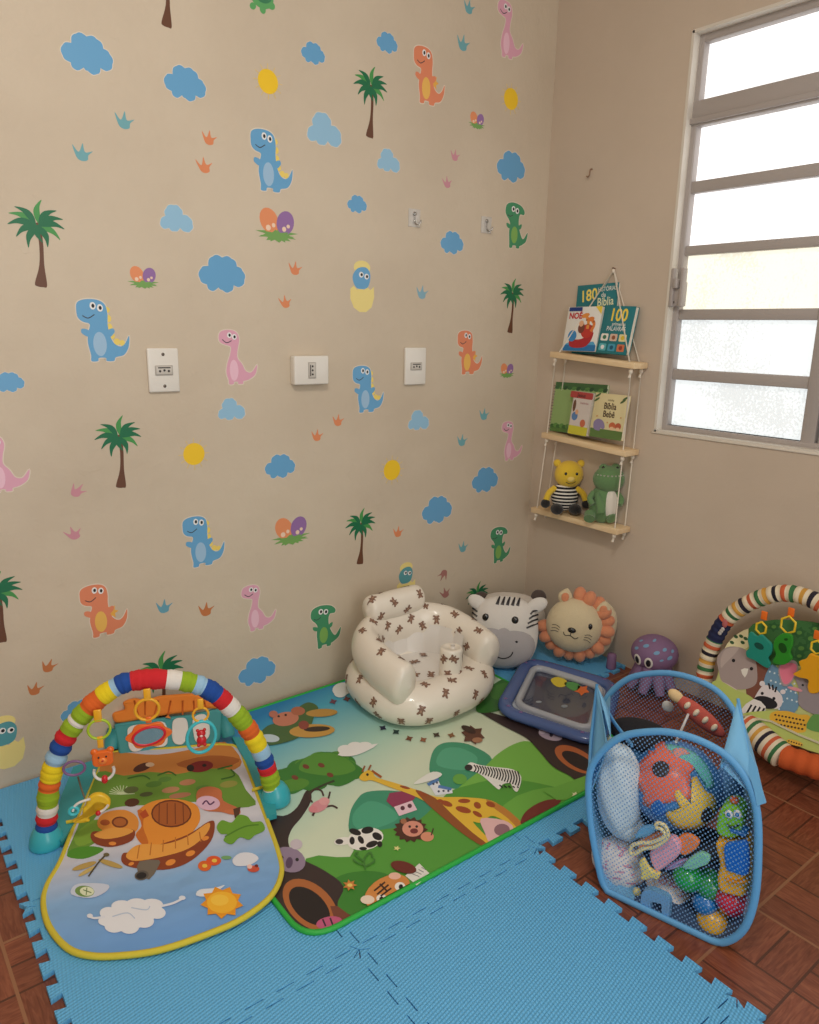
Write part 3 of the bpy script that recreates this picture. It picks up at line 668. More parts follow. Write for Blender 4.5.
for i in range(16):
    o_, ux, uy, n = fr; c = o_+uy*(H*(i+.7)/17); rr = .007
    sb.tube([c+ux*(rr*math.cos(t)-.003)+n*(rr*math.sin(t)-.005) for t in [2*PI*j/12 for j in range(12)]], .0012, m_met, 5, closed=True)
sb.build('spiral_binding', rt)
rt, fr, W, H = book('childrens_book', 'book with red banner reading Jesus leaning in front of the green spiral book', G2, (567.5, 433), (586, 436.5), (577.5, 391), -.065, -.045, .016, mat((196, 186, 178), .4))
a = Art(fr, W, H)
a.add(rrect(.02, .02, .98, .98, .02), (214, 204, 196)).add(rrect(0, 0, 1, .2, .02), (206, 200, 60)).add(rrect(-.2, .84, 1.0, .99, .05), (176, 70, 66)).text('Jesus', .4, .91, .12, (60, 34, 34), 1, 0, .02)
a.add(el(.22, .42, .16, .1), (90, 130, 180)).add(el(.3, .52, .08, .06), (222, 170, 130)).add(el(.7, .28, .14, .09), (200, 110, 80)).add(el(.12, .66, .08, .14), (106, 74, 56)).text('histórias', .62, .74, .07, (170, 110, 110)).done(rt)
rt, fr, W, H = book('childrens_book', 'cream book reading Bíblia Bebê with a small elephant, right side of the middle shelf', G2, (589, 436), (621, 441), (601, 393), -.062, -.04, .014, mat((226, 214, 166), .4))
a = Art(fr, W, H)
a.add(rrect(0, 0, 1, .2, .02), (96, 126, 66)).text('Bíblia', .5, .72, .2, (70, 46, 34), .8, 0, .02).text('Bebê', .5, .54, .2, (70, 46, 34), .8, 0, .02).text('minha', .5, .86, .07, (110, 90, 60))
a.add(sm([(.1, .2), (.08, .34), (.2, .42), (.36, .38), (.44, .26), (.4, .2), (.32, .22), (.3, .16), (.18, .16)]), (142, 130, 170)).add(el(.66, .3, .1, .08), (204, 110, 70)).add(el(.84, .3, .09, .08), (190, 96, 66)).add(el(.66, .24, .07, .04), (240, 200, 160)).add(el(.84, .24, .06, .04), (240, 200, 160))
for x, y in ((.08, .95), (.92, .93), (.86, .86), (.06, .85)): a.add(el(x, y, .09, .025, 30), (76, 104, 60))
for x, y in ((.15, .48), (.88, .5), (.5, .36)): a.add(star(x, y, .03, .012, 5), (206, 140, 60))
a.done(rt)
# ---------------- soft toys on the bottom board
def body_frame(c, tgt=None):
    """right, up, towards viewer for a toy that faces the room"""
    d = (V(tgt) if tgt else CAM)-V(c); d.z = 0; d.normalize(); r = Z.cross(d); return r, Z.copy(), d
m_yel = plush((232, 196, 60)); m_blk = plush((34, 32, 34)); m_eye = mat((22, 20, 20), .15, coat=.5); m_gre = plush((104, 140, 92)); m_whp = plush((232, 226, 214))
strp, nt, bs2, L = node_mat('black_white_striped_shirt')
tc = nt.nodes.new('ShaderNodeTexCoord').outputs['Object']; sp_ = nt.nodes.new('ShaderNodeSeparateXYZ'); L(tc, sp_.inputs[0])
L(ramp(nt, mnode(nt, 'FRACT', mnode(nt, 'MULTIPLY', sp_.outputs[2], 78)), [(.0, (236, 232, 222)), (.42, (34, 32, 36))], 'CONSTANT'), bs2.inputs['Base Color']); bs2.inputs['Roughness'].default_value = .95
zt = .532
c0 = wb(565, 492, -.046); c0.z = zt
r, u, d = body_frame(c0, (-1.6, -2.2, 0)); 
if r.y > 0: pass
KS = 1.13
def P3(o, x, y, z): return o+(r*x+u*y+d*z)*KS
r = -r if (r.dot(RT) < 0) else r
R3 = rotm(r, d, u)
rt = thing('plush_toy', 'yellow plush toy in a black and white striped shirt sitting on the bottom shelf', 'soft toy', c0)
MB().ell(P3(c0, 0, .056, .0), (.045*KS, .034*KS, .05*KS), strp, R3).build('striped_shirt', rt)
hd = MB(); hd.ell(P3(c0, .008, .132, .004), (.048*KS, .038*KS, .046*KS), m_yel, R3); hd.ell(P3(c0, -.032, .168, 0), .013*KS, m_yel); hd.ell(P3(c0, .046, .168, 0), .013*KS, m_yel); hd.build('head', rt)
for x in (-.01, .026): MB().ell(P3(c0, x, .14, .04), (.0045*KS, .003*KS, .005*KS), m_eye, R3, nu=10, nv=8).build('eye', rt)
fc = MB(); fc.ell(P3(c0, .008, .122, .04), (.012*KS, .006*KS, .009*KS), plush((244, 216, 120)), R3, nu=12, nv=8); fc.tube(sm([P3(c0, -.008, .112, .04), P3(c0, .008, .107, .043), P3(c0, .024, .114, .039)], 5, False), .0012, m_blk, 6); fc.build('muzzle', rt)
for s_ in (-1, 1):
    b = MB().tube(sm([P3(c0, s_*.035, .085, .005), P3(c0, s_*.056, .07, .015), P3(c0, s_*.066, .045, .022)], 5, False), .012, m_yel, 10); b.build('arm', rt)
    MB().ell(P3(c0, s_*.068, .036, .025), .0155*KS, m_blk).build('paw', rt)
    MB().ell(P3(c0, s_*.03, .019, .032), (.021*KS, .028*KS, .018*KS), m_blk, R3).build('foot', rt)
c1 = wb(603, 505, -.046); c1.z = zt; 
rt = thing('plush_toy', 'green plush dinosaur with white belly and white teeth on the bottom shelf', 'soft toy', c1)
MB().ell(P3(c1, .0, .062, 0), (.046*KS, .034*KS, .064*KS), m_gre, R3).build('body', rt)
b = MB().ell(P3(c1, .016, .064, .019), (.025*KS, .02*KS, .047*KS), m_whp, R3); b.build('belly', rt)
hd = MB().ell(P3(c1, .01, .142, .006), (.05*KS, .038*KS, .043*KS), m_gre, R3); hd.ell(P3(c1, -.008, .176, .0), .014*KS, m_gre); hd.ell(P3(c1, .03, .178, 0), .014*KS, m_gre)
hd.build('head', rt)
tb = MB()
Hc = P3(c1, .01, .142, .006)
for i in range(9):
    t = math.radians(-62+i*15.5); q = Hc+r*(.049*math.sin(t))+d*(.0375*math.cos(t))+u*.014
    tb.tube([q+u*.006, q-u*.008], lambda t: .0045*(1-t)+.0004, m_whp, 6)
tb.build('teeth', rt)
for s_ in (-1, 1):
    MB().ell(P3(c1, s_*.022+.01, .18, .012), .0045*KS, m_eye, nu=10, nv=8).build('eye', rt)
    MB().tube(sm([P3(c1, s_*.036, .1, .012), P3(c1, s_*.05, .082, .024), P3(c1, s_*.042, .066, .034)], 4, False), .0105, m_gre, 8).build('arm', rt)
    MB().tube(sm([P3(c1, s_*.03-.012, .03, .01), P3(c1, s_*.036-.012, .018, .03)], 4, False), .02, m_gre, 10).build('leg', rt)
MB().tube([P3(c1, -.012, .04, .03), P3(c1, -.024, .08, .028), P3(c1, -.03, .1, .02)], lambda t: .016-.006*t, m_gre, 10).build('tail', rt)
# ================================================================ FOAM PUZZLE MATS
MA = -.01819
mx, my = V((math.cos(MA), math.sin(MA), 0)), V((-math.sin(MA), math.cos(MA), 0))   # mat grid axes
MO = V((-1.0215, -1.012, 0)); TS = .503
m_eva, nt, bs3, L = node_mat('blue_foam')
bs3.inputs['Base Color'].default_value = lin((100, 182, 234)); bs3.inputs['Roughness'].default_value = .55
tc = nt.nodes.new('ShaderNodeTexCoord').outputs['Object']; mp = nt.nodes.new('ShaderNodeMapping'); L(tc, mp.inputs[0]); mp.inputs['Rotation'].default_value = (0, 0, .785)
sp_ = nt.nodes.new('ShaderNodeSeparateXYZ'); L(mp.outputs[0], sp_.inputs[0])
hx = mnode(nt, 'SINE', mnode(nt, 'MULTIPLY', sp_.outputs[0], 760)); hy = mnode(nt, 'SINE', mnode(nt, 'MULTIPLY', sp_.outputs[1], 520))
bp = nt.nodes.new('ShaderNodeBump'); bp.inputs['Strength'].default_value = .6; bp.inputs['Distance'].default_value = .002
L(mnode(nt, 'MULTIPLY', hx, hy), bp.inputs['Height']); L(bp.outputs[0], bs3.inputs['Normal'])
ET = .011
def tooth_edge(a, b_, n, out, amp=.020, ph=0):
    """outline from a to b_ with dovetail teeth; out = outward normal"""
    d = (b_-a); L_ = d.length; d = d/L_; p = L_/n; o = [a]
    for i in range(n):
        c = a+d*(p*(i+.5)); w0, w1 = p*.21, p*.29; s = out*amp*.5
        o += [c-d*w0-s, c-d*w1+s, c+d*w1+s, c+d*w0-s]
    return o
tiles = [(i, j) for i in range(-2, 2) for j in (0, 1) if (i, j) != (1, 0)]+[(i, -1) for i in (-2, -1)]+[(i, -2) for i in (-2, -1)]
TL = {(-2, 1): 'blue foam puzzle tile against the wall at the far left, under the play gym cushion', (-2, 0): 'blue foam puzzle tile under the lower half of the striped play gym',
      (-2, -1): 'blue foam puzzle tile at the bottom left of the picture', (-1, -1): 'blue foam puzzle tile front right with a free toothed edge toward the mesh hamper',
      (-1, 0): 'blue foam puzzle tile under the near green border of the jungle mat', (-1, 1): 'blue foam puzzle tile covered by the jungle mat left of the inflatable seat',
      (0, 0): 'blue foam puzzle tile whose toothed edge meets the left side of the mesh hamper', (0, 1): 'blue foam puzzle tile beneath the inflatable seat against the sticker wall',
      (1, 0): 'blue foam puzzle tile showing behind the hamper near the purple octopus', (1, 1): 'blue foam puzzle tile in the corner under the animal cushions',
      (-2, -2): 'blue foam puzzle tile cut by the bottom edge, left one', (-1, -2): 'blue foam puzzle tile cut by the bottom edge, right one'}
GAP = .0011
for (i, j) in tiles:
    o_ = MO+mx*((i)*TS)+my*(j*TS)
    top = j == 1
    hx_ = TS if (i, j) != (1, 0) and (i, j) != (1, 1) else TS-.004
    q = [o_+(mx+my)*GAP, o_+mx*(hx_-GAP)+my*GAP, o_+mx*(hx_-GAP)+my*(TS-GAP-(.017 if top else 0)), o_+mx*GAP+my*(TS-GAP-(.017 if top else 0))]
    e = []
    sgn = lambda v: 1
    n = 8
    # shared edges use the same profile: bottom/left edges are drawn with the neighbour's teeth
    def edge(a, b_, ax_out, own): return tooth_edge(a, b_, n, ax_out, .020)
    e += tooth_edge(q[0], q[1], n, my)            # near side: neighbour's teeth enter
    e += (tooth_edge(q[1], q[2], n, mx) if i < 1 else [q[1]])
    e += (tooth_edge(q[2], q[3], n, my) if not top else [q[2]])
    e += tooth_edge(q[3], q[0], n, mx if i > -2 else mx)
    P = [V((v.x-o_.x, v.y-o_.y)) for v in e]
    MBt = MB(); MBt.prism(P, (o_, V((1, 0, 0)), V((0, 1, 0)), Z), ET, m_eva, bev=.0008)
    tag(MBt.build('foam_tile', base=o_), TL[(i, j)], 'play mat', 'blue interlocking foam tiles')
# ================================================================ JUNGLE PLAY MAT
PZ = ET+.007
def pmf(q): return fl(q[0], q[1], PZ)
pm = thing('jungle_play_mat', 'large printed jungle play mat with green border, giraffe, zebra and tree pictures', 'play mat', (-.95, -.48, ET))
cor = [V((-1.585, -.03)), V((-.47, -.03)), V((-.47, -.948)), V((-1.60, -.93))]
out = []
for i, c in enumerate(cor):
    a, b_ = cor[i-1], cor[(i+1) % 4]; rr = .075
    p, q = c+(a-c).normalized()*rr, c+(b_-c).normalized()*rr
    for k in range(8): t = k/7; out.append(p*(1-t)**2+c*2*t*(1-t)+q*t*t)
mp_m, nt, b4, L = node_mat('printed_sky')
g = nt.nodes.new('ShaderNodeNewGeometry').outputs['Position']; sp_ = nt.nodes.new('ShaderNodeSeparateXYZ'); L(g, sp_.inputs[0])
v_ = mnode(nt, 'SUBTRACT', mnode(nt, 'MULTIPLY', sp_.outputs[1], -1), mnode(nt, 'MULTIPLY', mnode(nt, 'ADD', sp_.outputs[0], 1.0), -.28))
L(ramp(nt, v_, [(.0, (22, 128, 190)), (.12, (78, 176, 206)), (.38, (176, 216, 200)), (.55, (214, 226, 200))]), b4.inputs['Base Color']); b4.inputs['Roughness'].default_value = .42
FR2 = (V((0, 0, 0)), V((1, 0, 0)), V((0, 1, 0)), Z)
MB().prism(out, FR2, .006, mat((120, 176, 110), .5), z0=ET+.0003).build('foam_base', pm)
MB().prism(out, FR2, .0006, mp_m, z0=PZ-.0009).build('printed_surface', pm)
gb = mat((44, 176, 66), .5, bump=.6, bscale=300)
MB().tube([V((p.x, p.y, ET+.0045)) for p in out], .006, gb, 8, closed=True).build('green_border', pm)
inset = offset(out, -.004)
class FArt:
    """printed shapes traced in a crop's units and laid on the mat"""
    def __init__(s, x0, y0, k, z, clip=None, lo=.0002): s.x0 = x0; s.y0 = y0; s.k = k; s.z = z; s.b = MB(); s.n = 0; s.clip = clip; s.lo = lo
    def to(s, p): q = fl(s.x0+p[0]/s.k, s.y0+p[1]/s.k, s.z); return V((q.x, q.y))
    def add(s, pts, c, smooth=0):
        if smooth: pts = sm(pts, smooth)
        P = [s.to(p) for p in pts]
        if s.clip:
            P = clip_poly(P, s.clip)
            if len(P) < 3: return s
        if area2(P) < 0: P = P[::-1]
        s.n += 1; z = s.z+s.lo+.000018*s.n
        s.b.poly([V((p.x, p.y, z)) for p in P], c if isinstance(c, bpy.types.Material) else mat(c, .42)); return s
def clip_poly(P, C_):
    if area2(C_) < 0: C_ = C_[::-1]
    for i in range(len(C_)):
        a, b_ = C_[i], C_[(i+1) % len(C_)]; e = b_-a
        def ins(p): return e.x*(p.y-a.y)-e.y*(p.x-a.x) >= 0
        o = []
        for k in range(len(P)):
            p, q = P[k-1], P[k]; ip, iq = ins(p), ins(q)
            if ip != iq:
                d = q-p; den = e.x*d.y-e.y*d.x
                if abs(den) > 1e-12: t = (e.x*(a.y-p.y)-e.y*(a.x-p.x))/den; o.append(p+d*t)
            if iq: o.append(q)
        P = o
        if len(P) < 3: return []
    return P
A = FArt(240, 660, 2.275, PZ, inset)
LG, MG, DG = (112, 178, 72), (86, 158, 60), (62, 150, 118)
A.add([(255, 398), (250, 350), (268, 315), (290, 300), (340, 297), (395, 305), (420, 318), (470, 350), (400, 380), (330, 390)], DG, 4)
A.add([(262, 380), (258, 350), (290, 322), (330, 330), (360, 360), (300, 385)], (78, 168, 134), 4)
A.add([(433, 260), (436, 215), (455, 192), (490, 187), (530, 196), (575, 228), (560, 290), (470, 290)], (64, 152, 116), 4)
A.add([(450, 240), (460, 205), (500, 200), (540, 222), (520, 250)], (84, 172, 136), 4)
A.add([(560, 240), (585, 215), (620, 193), (655, 185), (690, 205), (740, 255), (800, 300), (800, 420), (560, 420), (470, 330)], (122, 188, 78), 4)
A.add([(150, 452), (250, 448), (262, 400), (330, 385), (400, 370), (470, 305), (520, 285), (600, 270), (700, 285), (780, 310), (800, 330), (700, 400), (500, 500), (300, 640), (200, 640), (150, 560)], MG, 3)
A.add([(205, 520), (230, 490), (290, 480), (340, 490), (350, 520), (300, 600), (240, 600)], (60, 132, 48), 4)
A.add([(600, 330), (700, 290), (780, 310), (700, 380), (560, 440)], LG, 3)
# tree on the left
TB_ = (56, 42, 42)
A.add([(150, 298), (162, 305), (160, 325), (140, 358), (118, 385), (110, 415), (128, 446), (190, 478), (235, 515), (222, 560), (262, 590), (240, 625), (180, 625), (95, 590), (60, 500), (40, 420), (40, 350), (98, 355), (130, 335)], TB_, 4)
A.add(el(160, 558, 74, 46, 42, 30), (176, 104, 56)); A.add(el(158, 560, 56, 32, 42, 30), (34, 26, 28))
A.add([(205, 560), (222, 560), (262, 590), (240, 600), (215, 590)], (120, 66, 50)); A.add(el(203, 598, 30, 14, -10), (196, 90, 130)); A.add(stroke([(188, 590), (195, 606)], 4), (60, 40, 60)); A.add(stroke([(205, 587), (212, 606)], 4), (60, 40, 60))
for q in ((100, 268, 30, 20), (140, 250, 34, 24), (185, 235, 36, 24), (232, 236, 32, 22), (258, 256, 24, 16), (215, 268, 34, 18), (165, 282, 34, 16), (110, 290, 30, 14)): A.add(el(*q), (56, 128, 50))
for q in ((150, 240, 26, 16), (185, 224, 28, 15), (222, 222, 26, 14), (244, 240, 20, 13), (205, 248, 34, 16)): A.add(el(*q), (88, 150, 56))
A.add([(78, 285), (70, 262), (92, 250), (120, 240), (150, 222), (190, 210), (225, 214), (255, 232), (278, 250), (262, 272), (225, 288), (190, 280), (150, 292), (120, 305), (95, 298)], (56, 128, 50), 5)
A.add([(135, 250), (150, 222), (190, 212), (225, 216), (252, 232), (262, 250), (230, 262), (180, 262)], (88, 150, 56), 5)
A.add(el(120, 285, 38, 14, -10), (86, 146, 52)); A.add(stroke([(155, 302), (190, 285), (215, 275)], 5), (52, 60, 40))
for p in ((150, 243), (185, 240), (205, 262), (125, 268)): A.add(el(p[0], p[1], 8, 5, 20), (122, 60, 46))
# monkey, koala, cow, lion, houses
A.add(stroke([(165, 325), (158, 310), (170, 295), (185, 298), (190, 310)], 4), (70, 44, 44)); A.add(stroke([(190, 330), (200, 318), (205, 300)], 4), (70, 44, 44)); A.add(stroke([(195, 335), (210, 332), (222, 338)], 4), (70, 44, 44)); A.add(stroke([(170, 345), (165, 355)], 5), (70, 44, 44))
A.add(el(180, 333, 22, 13, -25), (222, 150, 160)); A.add(el(192, 322, 12, 9), (232, 168, 172)); A.add(el(166, 340, 10, 8), (222, 140, 150))
A.add(el(112, 455, 38, 28, 20), (150, 132, 158)); A.add(el(128, 420, 14, 12), (206, 196, 206)); A.add(el(84, 440, 12, 14), (150, 132, 158)); A.add(el(112, 462, 8, 13, 10), (92, 70, 100)); A.add(el(95, 450, 4, 4), (30, 26, 30)); A.add(el(130, 455, 4, 4), (30, 26, 30))
A.add(el(285, 408, 42, 25, -12), (240, 238, 232)); A.add(el(234, 413, 20, 9, -8), (240, 238, 232)); A.add(el(226, 414, 9, 6), (60, 56, 60))
for p in ((262, 392, 14, 7, 20), (290, 388, 14, 8, -10), (312, 402, 12, 8, 30), (275, 410, 10, 6, 60), (300, 420, 14, 7, -20), (255, 412, 6, 9, 0), (280, 430, 9, 4, 0), (318, 420, 6, 7, 0)): A.add(el(*p), (28, 26, 28))
A.add(star(388, 387, 40, 32, 14, 0, .74), (78, 42, 30)); A.add(el(393, 385, 24, 18), (224, 152, 132)); A.add(el(386, 380, 3, 3), (30, 20, 20)); A.add(el(402, 380, 3, 3), (30, 20, 20)); A.add(el(396, 390, 9, 6), (120, 50, 50)); A.add(el(372, 368, 7, 6), (170, 110, 80)); A.add(el(426, 403, 15, 11), (222, 150, 120)); A.add(stroke([(435, 400), (440, 384)], 3), (70, 44, 30))
A.add([(350, 335), (390, 318), (403, 342), (362, 356)], (240, 206, 220)); A.add([(333, 322), (340, 304), (385, 297), (400, 312), (394, 320), (348, 336)], (150, 54, 90)); A.add(el(370, 338, 5, 5), (90, 40, 60)); A.add(el(386, 333, 5, 5), (90, 40, 60))
A.add([(428, 282), (450, 272), (456, 286), (482, 295), (484, 304), (445, 309)], (232, 236, 246)); A.add([(425, 282), (450, 268), (454, 275), (430, 288)], (84, 130, 190)); A.add([(452, 285), (482, 292), (480, 298), (450, 292)], (84, 130, 190))
for p in ((440, 283), (448, 280), (452, 300), (463, 299), (474, 299)): A.add(el(p[0], p[1], 2.6, 2.6), (60, 70, 100))
A.add(el(500, 272, 16, 12), (104, 172, 72))
# giraffe
GY, GB_ = (234, 190, 62), (150, 84, 40)
A.add([(272, 272), (275, 262), (290, 252), (302, 255), (310, 268), (350, 280), (400, 296), (445, 312), (500, 313), (560, 318), (592, 332), (625, 362), (640, 380), (626, 388), (598, 366), (575, 356), (560, 362), (545, 372), (530, 370), (558, 400), (575, 415), (556, 424), (520, 396), (485, 362), (450, 340), (425, 325), (390, 308), (340, 290), (300, 275), (285, 277)], GY, 3)
A.add([(400, 296), (445, 316), (480, 350), (530, 395), (560, 418), (550, 424), (505, 395), (450, 350), (415, 318)], GB_, 3)
A.add([(560, 318), (600, 336), (640, 370), (648, 384), (636, 388), (610, 362), (575, 336)], (196, 130, 56), 3)
A.add([(548, 362), (600, 366), (622, 384), (600, 404), (570, 418), (556, 392)], (234, 190, 190), 3); A.add(el(596, 388, 18, 14), (150, 110, 120))
for p in ((470, 328, 14, 6, 20), (510, 322, 14, 5, 0), (508, 342, 18, 7, 15), (540, 332, 9, 7, 40), (570, 330, 11, 6, 20), (540, 352, 12, 5, 30), (415, 306, 12, 4, 20), (375, 291, 12, 3, 15), (455, 322, 7, 4, 0)): A.add(el(*p), (160, 74, 34))
A.add(stroke([(278, 256), (284, 242)], 4), GB_); A.add(stroke([(292, 252), (298, 240)], 4), GB_); A.add(el(290, 262, 3, 3), (30, 24, 20)); A.add(stroke([(300, 253), (322, 268)], 5), (170, 90, 40))
# zebra
A.add([(515, 243), (525, 234), (545, 240), (580, 245), (620, 250), (640, 268), (632, 300), (622, 296), (615, 282), (598, 284), (590, 296), (580, 290), (560, 272), (540, 258), (520, 252)], (240, 238, 234), 3)
A.add(el(520, 246, 9, 7), (40, 38, 42))
for i in range(17): A.add(stroke([(532+i*6.2, 240+i*.9), (537+i*6.2, 248+i*1.5), (533+i*6.2, 256+i*2.0)], 3), (28, 26, 30))
for i in range(5): A.add(stroke([(590+i*10, 286+i), (598+i*9, 292)], 3), (28, 26, 30))
# right tree
A.add([(540, 116), (575, 122), (610, 133), (650, 146), (700, 168), (760, 176), (800, 190), (800, 300), (752, 266), (712, 244), (680, 208), (650, 178), (600, 152)], TB_, 4)
A.add([(538, 118), (548, 82), (572, 60), (600, 44), (632, 38), (660, 60), (660, 92), (610, 108), (575, 120)], (58, 118, 50), 5); A.add(el(598, 72, 30, 18, -20), (74, 136, 56))
A.add(el(765, 228, 54, 24, 28, 30), (180, 100, 56)); A.add(el(770, 232, 42, 15, 28, 30), (40, 30, 32))
A.add(el(706, 172, 28, 12, 15), (176, 160, 176)); A.add(el(688, 164, 8, 6), (206, 190, 200)); A.add(el(708, 172, 4, 5), (60, 50, 60))
A.add([(640, 375), (646, 352), (670, 332), (700, 320), (730, 320), (712, 340), (680, 362)], (118, 46, 40), 4)
A.add([(690, 300), (800, 260), (800, 320), (720, 320)], LG)
# small things scattered in the sky, plane of bears, clouds
for x, y, a_, c_ in ((325, 156, 10, (44, 40, 70)), (355, 165, 70, (40, 60, 60)), (385, 180, 20, (120, 66, 40)), (417, 183, 45, (150, 90, 60)), (447, 172, 10, (70, 50, 40)), (481, 173, 60, (140, 96, 60)), (212, 96, 20, (120, 70, 90)), (243, 90, 50, (110, 60, 60))):
    A.add(star(x, y, 10, 5, 4, a_, .7), c_)
A.add(star(530, 172, 28, 18, 6, .3, .8), (98, 58, 44)); A.add(el(520, 160, 18, 7, 25), (60, 34, 30)); A.add(el(540, 184, 12, 6), (170, 120, 90))
A.add([(222, 218), (245, 205), (314, 192), (282, 212), (250, 221)], (240, 240, 238), 2)
for q in ((240, 206, 18, 11), (262, 199, 18, 11), (284, 196, 16, 8)): A.add(el(*q), (240, 240, 238))
A.add(el(228, 78, 14, 9), (236, 240, 240)); A.add(el(232, 68, 22, 15, -10), (236, 240, 240)); A.add([(395, 285), (415, 268), (440, 256), (460, 262), (440, 275)], (236, 238, 232), 3)
A.add([(42, 178), (62, 152), (100, 140), (135, 108), (158, 98), (178, 110), (168, 132), (156, 160), (120, 184), (60, 196)], (74, 108, 58), 4)
A.add(el(186, 122, 36, 9, -3), (196, 150, 72)); A.add(el(164, 163, 52, 15, -3), (206, 158, 76)); A.add(el(175, 159, 30, 6, -3), (60, 44, 36)); A.add(el(104, 136, 30, 16, -8), (206, 130, 104)); A.add(el(76, 125, 10, 8), (196, 120, 100)); A.add(el(132, 118, 16, 10), (186, 110, 80)); A.add(el(145, 150, 12, 10), (150, 70, 60)); A.add(el(68, 180, 22, 9, 5), (200, 220, 230)); A.add(el(88, 130, 3, 2.4), (40, 26, 26)); A.add(el(104, 127, 3, 2.4), (40, 26, 26))
# near edge: tiger, sprout, flower
A.add(el(335, 530, 56, 34, -28), (214, 140, 72)); A.add(el(290, 548, 16, 10), (240, 220, 200)); A.add(el(352, 494, 14, 8), (240, 190, 170)); A.add(el(364, 518, 12, 10), (240, 238, 230)); A.add(el(366, 519, 5, 6), (30, 24, 24)); A.add(el(322, 545, 12, 9), (240, 236, 226)); A.add(el(322, 546, 5, 5), (30, 24, 24))
for p in (((305, 528), (330, 508)), ((312, 536), (338, 514)), ((320, 540), (344, 522)), ((318, 512), (336, 530))): A.add(stroke(p, 4), (60, 36, 26))
A.add(el(372, 474, 30, 13, 15), (110, 44, 36)); A.add(star(250, 515, 17, 9, 7, 0, .8), (206, 130, 62)); A.add(el(250, 515, 6, 4), (240, 210, 110)); A.add(star(357, 431, 9, 4, 5, 0, .7), (232, 226, 150)); A.add(star(762, 308, 9, 4, 5, 0, .7), (240, 236, 190))
for p in (((285, 480), (283, 455), (296, 440), (302, 452)), ((284, 470), (264, 462), (258, 455)), ((284, 462), (262, 445), (270, 440)), ((286, 472), (304, 462), (306, 455))): A.add(stroke(p, 4), (66, 128, 52))
A.b.build('printed_pictures', pm)
L_ = FArt(240, 660, 2.275, PZ, None, .0016); L_.add([(376, 492), (408, 464), (432, 488), (402, 514)], (232, 230, 222))
for i in range(4): L_.add(stroke([(392+i*7, 488-i*5), (408+i*5, 494-i*5)], 1.6), (120, 120, 124))
L_.b.build('care_label', pm)
# ================================================================ STRIPED PLAY GYM (left)
GP = V((-2.0, -.57, .0125)); GN_ = V((-.0215, -.004, 1)).normalized(); GT = .009
def gz(x, y): return GP.z-(GN_.x*(x-GP.x)+GN_.y*(y-GP.y))/GN_.z
def gpt(x, y, h=0): return V((x, y, gz(x, y)+h))
class GArt(FArt):
    def __init__(s, x0, y0, k, h, lo=.0002): FArt.__init__(s, x0, y0, k, 0); s.h = h; s.lo = lo
    def to(s, p): q = hit(s.x0+p[0]/s.k, s.y0+p[1]/s.k, GP+V((0, 0, s.h)), GN_); return V((q.x, q.y))
    def add(s, pts, c, smooth=0):
        if smooth: pts = sm(pts, smooth)
        P = [s.to(p) for p in pts]
        if area2(P) < 0: P = P[::-1]
        s.n += 1
        s.b.poly([gpt(p.x, p.y, s.h+s.lo+.000018*s.n) for p in P], c if isinstance(c, bpy.types.Material) else mat(c, .8)); return s
gy = thing('piano_play_gym', 'baby play gym with rainbow striped arch, teal feet and printed mushroom mat', 'play gym', (-1.72, -.42, .012))
G = GArt(0, 640, 2.667, GT)
outl = sm([(620, 280), (655, 330), (682, 400), (712, 480), (742, 565), (750, 620), (722, 680), (650, 737), (560, 778), (430, 822), (320, 838), (240, 838), (180, 818), (132, 762), (116, 700), (126, 650), (160, 590), (195, 500), (232, 410), (262, 340), (290, 300), (450, 288)], 4)
op = [G.to(p) for p in outl]
if area2(op) < 0: op = op[::-1]
gm_, nt, b5, L = node_mat('printed_gym_cloth')
tcg = nt.nodes.new('ShaderNodeNewGeometry').outputs['Position']; sp_ = nt.nodes.new('ShaderNodeSeparateXYZ'); L(tcg, sp_.inputs[0])
dd = mnode(nt, 'ADD', mnode(nt, 'MULTIPLY', mnode(nt, 'ADD', sp_.outputs[0], 1.56), -.304), mnode(nt, 'MULTIPLY', mnode(nt, 'ADD', sp_.outputs[1], .09), -.953))
L(ramp(nt, dd, [(.0, (200, 200, 214)), (.40, (214, 212, 222)), (.55, (136, 178, 222)), (.72, (110, 160, 220))]), b5.inputs['Base Color']); b5.inputs['Roughness'].default_value = .75
wv = nt.nodes.new('ShaderNodeTexNoise'); wv.inputs['Scale'].default_value = 9; wv.inputs['Detail'].default_value = 2; L(tcg, wv.inputs['Vector'])
bp = nt.nodes.new('ShaderNodeBump'); bp.inputs['Strength'].default_value = .7; bp.inputs['Distance'].default_value = .02; L(wv.outputs['Fac'], bp.inputs['Height']); L(bp.outputs[0], b5.inputs['Normal'])
b = MB(); k = len(op)
b.add([gpt(p.x, p.y, 0) for p in op]+[gpt(p.x, p.y, GT) for p in op], [[i, (i+1) % k, k+(i+1) % k, k+i] for i in range(k)]+[list(range(k))[::-1], [k+i for i in range(k)]], gm_, False)
b.build('padded_mat', gy)
MB().tube([gpt(p.x, p.y, GT*.6) for p in op], .0065, mat((214, 196, 60), .8, bump=.5, bscale=300), 8, closed=True).build('yellow_binding', gy)
BRN, DBR = (186, 118, 58), (142, 66, 34)
G.add([(265, 352), (285, 302), (330, 300), (420, 306), (520, 290), (600, 272), (645, 325), (610, 350), (540, 345), (470, 358), (400, 352), (330, 362)], (204, 132, 62), 3)
G.add([(470, 330), (560, 308), (640, 318), (600, 340), (520, 345)], (172, 98, 44), 3)
G.add([(262, 352), (330, 362), (400, 352), (470, 358), (540, 345), (622, 348), (656, 400), (682, 440), (600, 448), (520, 432), (440, 440), (350, 442), (290, 452), (250, 480), (275, 520), (235, 552), (178, 576), (205, 505), (232, 430)], (110, 152, 56), 3)
